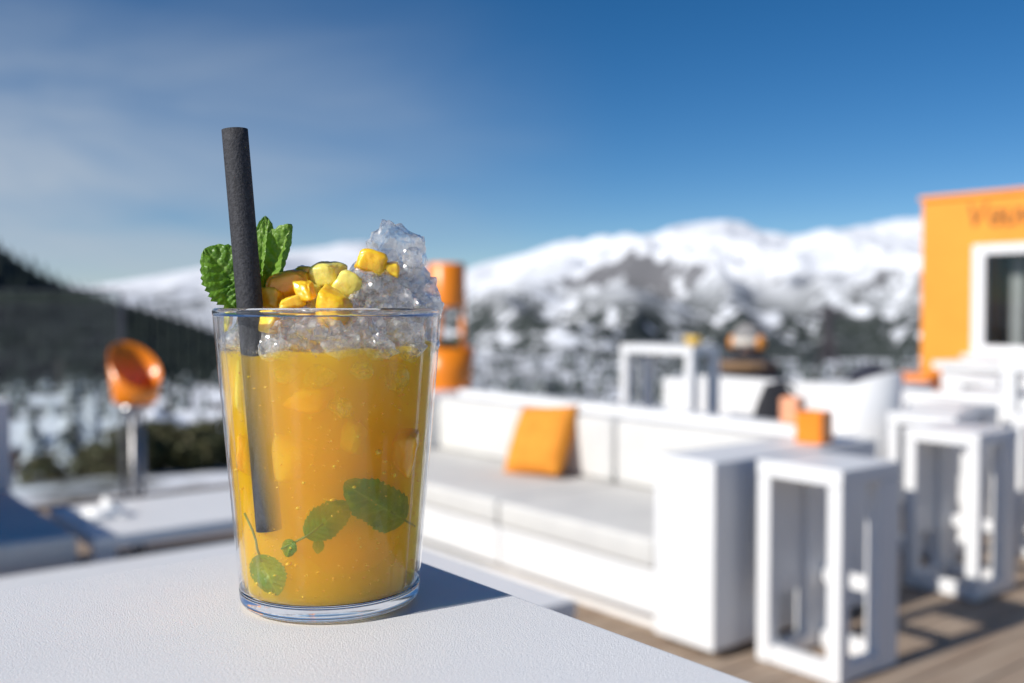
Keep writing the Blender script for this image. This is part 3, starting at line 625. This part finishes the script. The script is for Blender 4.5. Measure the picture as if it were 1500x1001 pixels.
bm = bmesh.new(); lathe(bm, [(.132, .57), (.128, .86), (.12, .868), (.001, .87), (.001, .86), (.122, .855), (.126, .57)], 40); obj('shade', bm, M['orange'], e, smooth=True)
for a in (R(-60), R(80), R(200)): obj('strut', tube(bmesh.new(), [(.13*math.cos(a), .13*math.sin(a), .05), (.115*math.cos(a), .115*math.sin(a), .62)], .02, 10), M['orange'], e, smooth=True)
e = empty('potted_plant', (PX, PY, .70), label='small dark green plant inside the orange pot', cat='plant'); bm = bmesh.new(); rnd = random.Random(3)
for i in range(160):
    a = rnd.random()*6.28; rr = rnd.random()**.5*.13; c = Vector((rr*math.cos(a), rr*math.sin(a), rnd.uniform(.16, .33))); d1 = Vector((rnd.gauss(0, 1), rnd.gauss(0, 1), rnd.gauss(0, 1))).normalized(); d2 = d1.orthogonal().normalized()
    bm.faces.new([bm.verts.new(c+q) for q in (d1*.035, d2*.014, -d1*.035, -d2*.014)])
obj('foliage', bm, M['olive'], e); bm = bmesh.new(); lathe(bm, [(.001, 0), (.14, 0), (.165, .14), (.001, .16)], 24); obj('soil', bm, M['bark'], e)
# crumpled napkin
bm = bmesh.new(); n = 14; gv = []
for i in range(n+1):
    row = []
    for j in range(n+1):
        u, v = i/n*2-1, j/n*2-1; k = max(0, 1-u*u)*max(0, 1-v*v)
        row.append(bm.verts.new((u*.09+.02*noise.noise(Vector((u*2, v*2, 1))), v*.07+.02*noise.noise(Vector((u*2, v*2, 7))), .004 + k*.05*(1+1.3*noise.noise(Vector((u*2.6, v*2.6, 3)))))))
    gv.append(row)
for i in range(n):
    for j in range(n): bm.faces.new((gv[i][j], gv[i+1][j], gv[i+1][j+1], gv[i][j+1]))
o = obj('napkin', bm, M['cloth_white'], smooth=True, loc=(1.15, 4.05, .401), label='crumpled white napkin on the smaller low table', cat='napkin'); so = o.modifiers.new('s', 'SOLIDIFY'); so.thickness = .003

# ------------------------------------------------------------------ person on the far sofa
def skinned(name, verts, edges, rad, m, parent, root=0, sub=2):
    me = bpy.data.meshes.new(name); me.from_pydata(verts, edges, []); o = bpy.data.objects.new(name, me); col.objects.link(o); o.parent = parent; me.materials.append(m)
    sk = o.modifiers.new('skin', 'SKIN'); sk.use_smooth_shade = True
    for i, r in enumerate(rad):
        v = me.skin_vertices[0].data[i]; v.radius = r if isinstance(r, tuple) else (r, r); v.use_root = (i == root)
    sb = o.modifiers.new('sub', 'SUBSURF'); sb.levels = sb.render_levels = sub; return o
P = empty('person', (6.22, 4.93, 0), R(-75), label='person in grey hat and tan fur-collared jacket on the far sofa', cat='person')
V = [(0, 0, .46), (0, -.03, .60), (0, -.04, .72), (0, -.02, .82), (0, .0, .875), (0, .015, .93), (0, .01, .99), (0, 0, 1.03)]; E_ = [(i, i+1) for i in range(7)]; RD = [.13, .125, .14, .07, .05, .075, .085, .05]
V.append((0, .115, .935)); E_.append((5, 8)); RD.append(.014)
for s in (-1, 1):
    b0 = len(V); V += [(s*.155, -.03, .775), (s*.22, .08, .60), (s*.16, .27, .52), (s*.13, .34, .50)]; RD += [.06, .045, .032, .028]; E_ += [(2, b0), (b0, b0+1), (b0+1, b0+2), (b0+2, b0+3)]
    for fi in range(5):
        a = len(V); dx = (-.032+.016*fi); V += [(s*.13+dx, .385+.006*(2-abs(fi-2)), .495), (s*.13+dx, .42+.008*(2-abs(fi-2)), .475)]; RD += [.009, .008]; E_ += [(b0+3, a), (a, a+1)]
    b0 = len(V); V += [(s*.09, .03, .45), (s*.13, .43, .44), (s*.13, .46, .10), (s*.13, .60, .05)]; RD += [.095, .06, .04, .035]; E_ += [(0, b0), (b0, b0+1), (b0+1, b0+2), (b0+2, b0+3)]
skinned('body', V, E_, RD, M['skin'], P)
jk = skinned('jacket', [(0, 0, .44), (0, -.03, .60), (0, -.04, .74), (0, -.02, .80), (.16, -.03, .775), (.225, .08, .60), (.16, .27, .52), (-.16, -.03, .775), (-.225, .08, .60), (-.16, .27, .52)], [(0, 1), (1, 2), (2, 3), (2, 4), (4, 5), (5, 6), (2, 7), (7, 8), (8, 9)], [.155, .15, .165, .1, .085, .065, .048, .085, .065, .048], M['navy_cloth'], P)
skinned('trousers', [(0, 0, .455)] + [q for s in (-1, 1) for q in ((s*.09, .03, .455), (s*.13, .43, .445), (s*.13, .46, .12))], [(0, 1), (1, 2), (2, 3), (0, 4), (4, 5), (5, 6)], [.145, .105, .072, .055, .105, .072, .055], M['black_cloth'], P)
bm = bmesh.new(); lathe(bm, [(.105, .955), (.112, .98), (.108, 1.03), (.085, 1.075), (.045, 1.10), (.001, 1.105)], 28, wob=lambda a, z: .03*math.sin(a*14)); obj('hat', bm, M['grey_knit'], P, smooth=True)
bm = bmesh.new(); lathe(bm, [(.108, .93), (.119, .94), (.119, .985), (.108, .99)], 28, closed=True); obj('hat_band', bm, M['cream_knit'], P, smooth=True)
for s_ in (-1, 1):
    b = bmesh.new(); bmesh.ops.create_uvsphere(b, u_segments=14, v_segments=10, radius=1, matrix=Matrix.Translation((s_*.115, -.02, .955)) @ Matrix.Diagonal((.03, .055, .06, 1))); obj('earmuff', b, M['orange_cloth'], P, smooth=True)
bm = bmesh.new(); lathe(bm, [(.07, .80), (.125, .80), (.13, .84), (.095, .89), (.065, .89)], 28, closed=True, wob=lambda a, z: .08*noise.noise(Vector((math.cos(a)*2, math.sin(a)*2, z*20)))); obj('scarf', bm, M['black_cloth'], P, smooth=True)
bm = bmesh.new(); lathe(bm, [(.10, .73), (.20, .735), (.235, .77), (.20, .815), (.13, .81)], 40, closed=True, wob=lambda a, z: .16*noise.noise(Vector((math.cos(a)*5, math.sin(a)*5, z*30)))); obj('fur_collar', bm, M['tan_fur'], P, smooth=True)
for s in (-1, 1):
    b = bmesh.new(); bmesh.ops.create_uvsphere(b, u_segments=10, v_segments=8, radius=.011, matrix=Matrix.Translation((s*.03, .083, .962))); obj('eye', b, M['black_cloth'], P, smooth=True)
obj('mouth', tube(bmesh.new(), [(-.022, .078, .895), (0, .086, .893), (.022, .078, .895)], .005, 6), M['redpaint'], P)

# ------------------------------------------------------------------ foreground bar table
TZ = 1.1065
T = empty('bar_table', (-.38, -.23, 0), label='white bar table with finely textured top under the drink', cat='table')
obj('tabletop', bx(-.62, .623, -.67, .671, TZ-.045, TZ, .0018, 3), M['table_top'], T)
for sx in (-1, 1):
    for sy in (-1, 1): obj('leg', bx(sx*.56-.035, sx*.56+.035, sy*.61-.035, sy*.61+.035, .002, TZ-.047, .004), M['white'], T)
for sy in (-1, 1): obj('bottom_rail', bx(-.523, .523, sy*.61-.03, sy*.61+.03, .004, .06, .004), M['white'], T)

# ------------------------------------------------------------------ the drink
AX, AY, GH = .1830, .3463, .113
ER = Vector((.885, -.464, 0)).normalized(); ET = Vector((-.464, -.885, 0)).normalized()       # along the table, and towards its seated side
def gp(r, t, z): return Vector((AX, AY, TZ)) + (ER*r + ET*t)*.001 + Vector((0, 0, z*.001))      # millimetres from the glass axis and the tabletop
def rout(z): return 34.0 + 9.5*z/113
def rin(z): return rout(z) - 1.6
G = empty('tumbler', (AX, AY, TZ+.0004), label='clear straight-sided glass tumbler holding the orange drink', cat='glass')
mm = .001
outer = [(rout(z)*mm, z*mm) for z in (7.5, 12, 20, 35, 55, 75, 95, 108, 111.6)]
rim = [((rout(112.6)-.15)*mm, .1126), ((rout(113)-.8)*mm, .1131), ((rin(112.6)+.15)*mm, .1126)]
inner = [(rin(z)*mm, z*mm) for z in (111.6, 108, 95, 75, 55, 35, 20, 12, 7.5)]
rm = bmesh.new(); lathe(rm, [((rout(110.2))*mm, .1102), ((rout(112)+.05)*mm, .1120), ((rout(112.8)-.3)*mm, .1129), ((rout(113)-.85)*mm, .1132), ((rin(112.8)+.2)*mm, .1129), ((rin(112)-.12)*mm, .1120), ((rin(110.2))*mm, .1102)], 128, closed=True); bmesh.ops.recalc_face_normals(rm, faces=rm.faces); obj('glass_rim', rm, M['base_glass'], G, smooth=True)
outer[-1] = (rout(110)*mm, .110); inner[0] = (rin(110)*mm, .110); rim = []
bm = bmesh.new(); lathe(bm, outer, 160)
lathe(bm, inner, 160, wob=lambda a, z: .013*math.cos(a*22)*max(0, min(1, (.113-z)/.02)))
bmesh.ops.remove_doubles(bm, verts=bm.verts, dist=1e-6); obj('glass_wall', bm, M['glass'], G, smooth=True)
bm = bmesh.new(); lathe(bm, [(.00004, .0006), (.02, .0006), (.0305, .0004)] + [(.0312+.0032*math.sin(R(q)), .0036-.0032*math.cos(R(q))) for q in range(0, 91, 10)] + [(.0345, .0055), (.03455, .0070), (.0331, .00695)] + [(.0300+.0031*math.cos(R(q)), .0082-.0024*math.sin(R(q))) for q in range(30, 91, 12)] + [(.02, .0056), (.00004, .0055)], 120)
bmesh.ops.remove_doubles(bm, verts=bm.verts, dist=1e-4*.9); obj('glass_base', bm, M['base_glass'], G, smooth=True)
LV = 98.5
bm = bmesh.new(); sideprof = [(.00004, .0057), (.02, .0058), (.0296, .0061), (.0318, .0068), (.0325, .0080)] + [((rin(z)-.28)*mm, z*mm) for z in (12, 30, 50, 70, 90, LV-1)] + [((rin(LV)-.9)*mm, (LV-.4)*mm), (.034, (LV-.9)*mm), (.025, (LV-.6)*mm), (.012, (LV-1.1)*mm), (.00004, (LV-.7)*mm)]
lathe(bm, sideprof, 96)
for v in bm.verts:
    if v.co.z > .0945: v.co.z += .0022*noise.noise(v.co*75) + .0018*(Vector((v.co.x, v.co.y, 0)) @ ER)/.04 + .0004*noise.noise(v.co*260)
bmesh.ops.remove_doubles(bm, verts=bm.verts, dist=9e-5); bmesh.ops.recalc_face_normals(bm, faces=bm.faces)
obj('fruit_drink', bm, M['drink'], smooth=True, loc=(AX, AY, TZ+.0004), label='cloudy orange mango drink filling the tumbler', cat='drink')
# straw
bm = bmesh.new(); A = gp(-22.0, 21.9, 33); B = gp(-33.2, 17.4, 178); dv = (B-A).normalized(); a1 = dv.orthogonal().normalized(); a2 = dv.cross(a1); prev = None; n = 40; loops = []
for (s, r) in [(s, 4.65) for s in np.linspace(0, 1, 30)] + [(.9993, 4.0)] + [(s, 4.0) for s in np.linspace(.998, 0, 8)]:
    loops.append([bm.verts.new(A + (B-A)*s + r*mm*(a1*math.cos(k/n*6.28318) + a2*math.sin(k/n*6.28318))) for k in range(n)])
for i in range(len(loops)):
    p, q = loops[i], loops[(i+1) % len(loops)]
    for k in range(n): bm.faces.new((p[k], p[(k+1) % n], q[(k+1) % n], q[k]))
bmesh.ops.recalc_face_normals(bm, faces=bm.faces); obj('drinking_straw', bm, M['straw'], smooth=True, label='thick black paper straw standing in the drink', cat='straw')
# crushed ice
def chunk(name, c, s, seed, m, planes=9, fine=.10, cut=.72, rot=None, sub=4, jit=0, **kw):
    rnd = random.Random(seed); bm = bmesh.new(); bmesh.ops.create_icosphere(bm, subdivisions=sub, radius=1)
    pl = [Vector((rnd.gauss(0, 1), rnd.gauss(0, 1), rnd.gauss(0, 1))).normalized() for _ in range(planes)]; pd = [rnd.uniform(cut-.12, cut+.15) for _ in pl]
    for v in bm.verts:
        p = v.co.copy()
        for q, d in zip(pl, pd):
            h = p @ q
            if h > d: p -= q*(h-d)*.93
        k = noise.fractal(p*2.6 + Vector((seed, 0, 0)), 1, 2.1, 4)
        v.co = p*(1 + fine*k) + Vector((rnd.gauss(0, 1), rnd.gauss(0, 1), rnd.gauss(0, 1)))*jit
    q = Matrix.Rotation(rnd.random()*6, 3, Vector((rnd.gauss(0, 1), rnd.gauss(0, 1), rnd.gauss(0, 1))).normalized()) if rot is None else rot
    sx, sy, sz = s if isinstance(s, tuple) else (s, s, s)
    for v in bm.verts:
        p = q @ v.co; v.co = (ER*p.x*sx + ET*p.y*sy + Vector((0, 0, p.z*sz)))*mm
    return obj(name, bm, m, smooth=(jit == 0), loc=gp(*c), **kw)
ice = [((26, 4, 135), (11, 9, 14), 1), ((29, 6, 124), (12, 10, 9), 2), ((17, 9, 123), (11, 9, 9), 3), ((36, 3, 119), (8, 9, 8), 4), ((22, 15, 115), (11, 8, 9), 5), ((33, 12, 113), (9, 8, 9), 6), ((9, 10, 115), 9, 7), ((38.5, 0, 112), (6, 8, 9), 8),
       ((13, 24, 106), 9, 9), ((26, 20, 104), 9, 10), ((35, 8, 102), (7, 8, 8), 11), ((-4, 27, 104), (10, 9, 8), 12), ((-15, 24, 102), (9, 8, 8), 13), ((-31, 10, 103), (7, 8, 7), 14), ((4, 33, 101), (7, 5, 6), 15), ((-27, 0, 106), 9, 16), ((-8, 8, 108), 12, 17), ((10, -8, 112), 13, 18), ((25, -12, 114), 12, 19), ((-10, -16, 107), 12, 20), ((36, -10, 105), 8, 21), ((20, -25, 104), 10, 22), ((-25, -18, 103), 10, 23), ((0, -30, 103), 9, 24),
       ((18, 31, 99), (7, 5, 5), 25), ((30, 22, 98), (6, 6, 5), 26), ((-20, 29, 99), (6, 5, 5), 27), ((37, 2, 98), (4.5, 7, 6), 28)]
for (c, s, sd_) in ice:
    up = c[2] > 113
    lab = 'tall pointed ice chunk at the peak of the heap' if sd_ == 1 else ('clear crushed ice chunk heaped above the tumbler rim' if up else 'clear crushed ice chunk floating below the tumbler rim')
    chunk('ice_chunk', c, s, sd_, M['ice'], fine=.20, jit=.007, rot=Matrix.Rotation(R(8), 3, 'Y') if sd_ == 1 else None, label=lab, cat='ice', group=None if sd_ == 1 else ('ice heaped above the rim' if up else 'ice floating in the drink'))
rnd = random.Random(12)
for i in range(34):
    a = rnd.uniform(0, 6.28); up = i % 2; r = rnd.uniform(8, 40); r_, t_ = r*math.cos(a), r*math.sin(a)
    if up: r_ = rnd.uniform(6, 40); t_ = rnd.uniform(0, 16); z = 118 + rnd.uniform(-3, 6) + max(0, 12-abs(r_-27)*.8)
    else: t_ = abs(t_)*.9; z = rnd.uniform(97, 106); k = min(1, 37/math.hypot(r_, t_)); r_ *= k; t_ *= k
    chunk('ice_shard', (r_, t_, z), rnd.uniform(2.6, 4.6), 100+i, M['ice'], planes=7, sub=3, fine=.2, jit=.012, label='tiny ice shard caught in the heap above the rim' if up else 'tiny ice shard floating below the rim', cat='ice', group='small ice shards above the rim' if up else 'small ice shards below the rim')
# fruit pieces
def fruit(c, s, seed, m, lab, rz=0, ry=0, name='mango_piece', rx=0, e_=5.0):
    rot = Matrix.Rotation(R(rz), 3, 'Z') @ Matrix.Rotation(R(ry), 3, 'Y') @ Matrix.Rotation(R(rx), 3, 'X'); rnd = random.Random(seed); bm = bmesh.new()
    bmesh.ops.create_cube(bm, size=2); bmesh.ops.subdivide_edges(bm, edges=bm.edges, cuts=13, use_grid_fill=True)
    cj = {k: Vector((rnd.uniform(-.5, .22), rnd.uniform(-.5, .22), rnd.uniform(-.5, .22))) for k in [(a, b, c_) for a in (0, 1) for b in (0, 1) for c_ in (0, 1)]}
    for v in bm.verts:
        p = v.co.copy(); u = (p + Vector((1, 1, 1)))/2; ln = (abs(p.x)**e_ + abs(p.y)**e_ + abs(p.z)**e_)**(1/e_); p = p/ln
        for (a, b, c_), dv_ in cj.items():
            w = (u.x if a else 1-u.x)*(u.y if b else 1-u.y)*(u.z if c_ else 1-u.z); p = p + w*Vector((dv_.x*(1 if a else -1), dv_.y*(1 if b else -1), dv_.z*(1 if c_ else -1)))
        p *= 1 + .10*noise.fractal(p*1.1 + Vector((seed*3, 0, 0)), 1, 2, 3) + .04*noise.noise(p*3.0 + Vector((0, seed*5, 0))) + .012*noise.noise(p*8)
        q = rot @ p; v.co = (ER*q.x*s[0] + ET*q.y*s[1] + Vector((0, 0, q.z*s[2])))*mm
    return obj(name, bm, m, smooth=True, loc=gp(*c), label=lab, cat='fruit')
fruit((-15.5, 8, 121), (9.5, 6, 7.2), 1, M['mango_deep'], 'deep orange mango wedge behind the straw', 5, -6)
fruit((-1, 9, 125.5), (6, 5.5, 6.5), 2, M['pineapple'], 'pale yellow fruit cube at the top of the pile', 20, 5, name='fruit_cube')
fruit((-6, 11, 118.5), (4.2, 4, 5), 3, M['pineapple'], 'greenish yellow fruit wedge between the mango pieces', 30, 30, name='fruit_wedge')
fruit((-13, 17, 115.5), (5, 4, 2.8), 4, M['mango'], 'small bright yellow mango piece lying at the rim', 10, -8)
fruit((2, 25, 114), (6.8, 5, 7), 5, M['mango'], 'large bright yellow mango cube against the glass rim', 15, 18)
fruit((-22, 12, 117), (5, 4, 5), 31, M['mango'], 'yellow mango cube tucked beside the straw', 25, 10)
fruit((-8, 18, 120), (4.2, 4, 4), 32, M['mango'], 'yellow mango cube in front of the orange wedge', 40, -12)
fruit((7, 14, 122), (5, 4.5, 4.5), 33, M['pineapple'], 'pale fruit cube leaning on the ice heap', 10, 22, name='fruit_cube')
fruit((-9, 6, 126), (5, 4, 5), 34, M['mango_deep'], 'orange mango cube beside the pale one', 30, 8)
fruit((15.5, 14, 131), (5.6, 4.2, 4.6), 6, M['mango'], 'rounded orange mango piece perched on the ice', 0, 15)
fruit((23, 14, 128.4), (4.4, 3.6, 3.2), 7, M['mango'], 'smaller mango piece stuck to the ice slope', 0, 10)
fruit((-37.6, -2, 114), (1.6, 8, 11), 8, M['pineapple'], 'thin pale yellow fruit slice behind the mint leaf', 8, -3, name='fruit_slice')
fruit((-21, 22, 108), (5, 5, 3.6), 9, M['mango'], 'mango piece sunk under the rim beside the straw', 40, 10)
fruit((-32, 14, 84), (2.6, 3.5, 9), 10, M['pineapple'], 'yellow fruit sliver pressed against the inner glass', -20, 6, name='fruit_sliver')
fruit((24, 17, 97), (6, 6, 4), 11, M['mango_deep'], 'orange mango piece breaking the drink surface', 10, 4)
fruit((-14, 20, 58), (8, 6, 10), 12, M['mango'], 'blurred yellow mango piece deep inside the drink beside the straw', 30, 20)
chunk('mango_puree', (7, 4, 35), (22.5, 23, 24), 55, M['pulp'], planes=3, cut=.9, fine=.05, label='rounded lump of orange mango puree at the tumbler bottom', cat='puree')
for (c, sz, sd_) in (((-3, 28, 89), (6, 4, 5), 61), ((12, 29, 91), (5, 4, 4), 62), ((24, 22, 88), (5, 5, 6), 63), ((-15, 25, 90), (5, 4, 4), 64), ((4, 30, 78), (5, 4, 4), 65)):
    chunk('ice_chunk', c, sz, sd_, M['ice'], fine=.2, jit=.012, sub=3, label='clear crushed ice chunk floating below the tumbler rim', cat='ice', group='ice floating in the drink')
for (c, sz, sd_, m_, lb) in (((8, 27, 66), (6, 5, 7), 71, M['mango'], 'cloudy yellow mango piece in the middle of the drink'), ((-30, 14, 60), (3, 4, 8), 72, M['mango_deep'], 'orange mango sliver against the inner glass below the straw'), ((27, 20, 60), (5, 5, 9), 73, M['mango_deep'], 'deep orange mango piece near the inner glass wall'), ((-6, 26, 80), (8, 5, 5), 74, M['mango_deep'], 'orange mango piece just under the ice')):
    fruit(c, sz, sd_, m_, lb, 20, 15)
# pulp suspended in the drink
for (nm_, cnt, m_, sd_) in (('pulp_bits', 520, M['mango'], 3), ('pulp_fibres', 260, M['mango_deep'], 4)):
    bm = bmesh.new(); rnd = random.Random(sd_)
    for i in range(cnt):
        a = rnd.uniform(-.3, 3.44); z = rnd.uniform(9, 93); rr = rin(z) - .9 - rnd.random()**1.5*5; q = gp(rr*math.cos(a), rr*math.sin(a), z); rs = rnd.uniform(.12, .42)*mm*(1 if rnd.random() < .93 else 2.2)
        bmesh.ops.create_icosphere(bm, subdivisions=1, radius=rs, matrix=Matrix.Translation(q) @ Matrix.Rotation(rnd.random()*3, 4, 'X') @ Matrix.Diagonal((rnd.uniform(.6, 2.2), 1, rnd.uniform(.6, 1.4), 1)))
    obj(nm_, bm, m_, smooth=True, label='fine %s mango pulp suspended in the drink' % ('yellow' if sd_ == 3 else 'orange'), cat='pulp', kind='stuff')
# mint
def leaf_bm(Lm, Wm, seed, fold=.25, curl=.3, serr=1.0, nu=44, nv=22, quilt=.5):
    bm = bmesh.new(); vl = bm.verts.layers.float.new('vein'); g = []
    for i in range(nu+1):
        s = i/nu; prof_ = 2.28*s**.52*(1-s)**.72*(1+.13*noise.noise(Vector((s*3.2, seed*7.1, 0)))) if 0 < s < 1 else 0
        row = []
        for j in range(nv+1):
            w = j/nv*2-1; tooth = (s*12) % 1
            hw = Wm*prof_*(1 + serr*.15*(tooth-.5)*(abs(w)**5) + .10*noise.noise(Vector((s*4, (1 if w > 0 else -1)*3, seed)))*abs(w))
            y = w*hw; x = s*Lm + abs(w)*hw*.10
            ph = ((s - abs(w)*.17)*8) % 1; sv = max(0, 1-min(ph, 1-ph)*9) if abs(w) > .04 else 0
            mid = max(0, 1-abs(w)*14)
            z = fold*abs(y) - curl*Lm*(s-.3)**2 + quilt*math.sin(ph*math.pi)*(1-abs(w)**4)*min(1, abs(w)*5) + .5*noise.noise(Vector((x*.22, y*.22, seed))) + .45*noise.noise(Vector((x*.75, y*.75, seed)))
            v = bm.verts.new((x, y, z)); v[vl] = min(1, mid + sv*.55); row.append(v)
        g.append(row)
    for i in range(nu):
        for j in range(nv): bm.faces.new((g[i][j], g[i+1][j], g[i+1][j+1], g[i][j+1]))
    bmesh.ops.remove_doubles(bm, verts=bm.verts, dist=1e-4); return bm
def leaf_at(parent, base, tip, nrm, Wm, seed, m, **k):
    b = Vector(base); d = Vector(tip)-b; Ln = d.length; d.normalize(); nn = Vector(nrm); nn = (nn - d*(nn @ d)).normalized(); sd = nn.cross(d)
    bm = leaf_bm(Ln, Wm, seed, **k)
    for v in bm.verts:
        q = b + d*v.co.x + sd*v.co.y + nn*v.co.z; v.co = (ER*q.x + ET*q.y)*mm + Vector((0, 0, q.z*mm))
    return obj('leaf', bm, m, parent, smooth=True)
S = empty('mint_sprig', gp(0, 0, 0), label='fresh mint sprig with crinkled leaves beside the straw', cat='mint')
# coordinates: mm along, towards the seated side, up from the tabletop
leaf_at(S, (-27, 2, 116), (-44.5, 9, 135.5), (-.1, .93, .35), 11.5, 1, M['mint'], fold=.12, curl=.25, quilt=1.0)
leaf_at(S, (-32, 4, 131), (-33.5, 9, 113.5), (-.2, 1, .1), 6.5, 8, M['mint'], fold=.1, curl=.1, quilt=.9)
leaf_at(S, (-27, -2, 117), (-12.5, 4, 145), (-.55, .8, .25), 9.0, 2, M['mint_pale'], fold=.55, curl=-.12, quilt=.9)
leaf_at(S, (-27, -4, 116), (-23.5, -6, 149.5), (.3, .9, -.2), 7.0, 3, M['mint'], fold=.3, curl=.1, quilt=.8)
leaf_at(S, (-27, 0, 118), (-23.0, 2, 147.5), (-.6, .75, .1), 4.0, 4, M['mint_pale'], fold=.7, curl=.0, quilt=.8)
leaf_at(S, (-26, -4, 128), (-18.0, -6, 122), (.2, .9, .3), 6.0, 5, M['mint'], fold=.2, curl=.2, quilt=.7)
obj('stem', tube(bmesh.new(), [(ER*r + ET*t)*mm + Vector((0, 0, z*mm)) for r, t, z in ((-22, 0, 92), (-25, -1, 105), (-27, -2, 118), (-26, -3, 130))], [.0011, .001, .0009, .0006], 8), M['stem'], S, smooth=True)
def wall_leaf(r0, z0, ang, Lm, Wm, seed, gap, m, lab, stem=None, parent=None, lean=0):
    e = empty('sunken_mint', gp(0, 0, 0), label=lab, cat='mint'); bm = leaf_bm(Lm, Wm, seed, fold=0, curl=0, quilt=.5, serr=.9); ca, sa = math.cos(R(ang)), math.sin(R(ang))
    def pos(x, y, h):
        r = r0 + ca*x - sa*y; z = z0 + sa*x + ca*y; rr = rin(z) - gap - lean*(x/Lm)
        t = math.sqrt(max(rr*rr - r*r, 1)) + h*.6 - max(0, 1.3 + 4.2*noise.noise(Vector((x*.11, y*.16, seed*2.0))))*min(1, max(0, x/Lm+.25)); return (ER*r + ET*t)*mm + Vector((0, 0, z*mm))
    for v in bm.verts: v.co = pos(*v.co)
    obj('leaf', bm, m, e, smooth=True)
    if stem: obj('stem', tube(bmesh.new(), [pos(x, y, 0) for x, y in stem], .00042, 8), M['stem'], e, smooth=True)
def zz(py): return 113 - (py-452)*.252
wall_leaf(28, zz(766), 143, 29, 8.6, 21, 1.5, M['mint_wet'], 'large dark mint leaf pressed against the glass', stem=((8, 0), (0, .3), (-6, 1.2)))
wall_leaf(-9, zz(773), 36, 20, 6.6, 32, 1.6, M['mint_wet'], 'pale round mint leaf with a long stem in the drink', stem=((8, 0), (0, 0), (-9.5, 1.2)), lean=1.2)
wall_leaf(-13.5, zz(777), 250, 7, 2.8, 13, 1.1, M['mint_wet'], 'tiny mint leaf hanging from the pale leaf stem')
wall_leaf(-4, zz(776), 262, 6, 2.2, 14, 2.2, M['mint_wet'], 'second tiny mint leaf sinking in the drink')
wall_leaf(-26, zz(806), -64, 16, 7.0, 15, 1.1, M['mint_wet'], 'rounded mint leaf near the bottom left of the glass', stem=((3, 0), (-2, .6), (-5, 1.6), (-9, 2.0), (-15, 1.6)))

# froth of tiny bubbles where the drink meets the glass
bm = bmesh.new(); rnd = random.Random(5)
for i in range(150):
    a = rnd.uniform(-.2, 3.35); z = LV - abs(rnd.gauss(0, 1.3)) + .4; rr = rin(z) - rnd.uniform(.5, 1.6); q = gp(rr*math.cos(a), rr*math.sin(a), z)
    bmesh.ops.create_icosphere(bm, subdivisions=2, radius=rnd.uniform(.18, .55)*mm, matrix=Matrix.Translation(q))
obj('bubbles', bm, thin_glass('bubble_skin', (.97, .95, .88), .10, power=2.5), smooth=True, label='froth of tiny bubbles along the drink surface', cat='bubbles', kind='stuff')
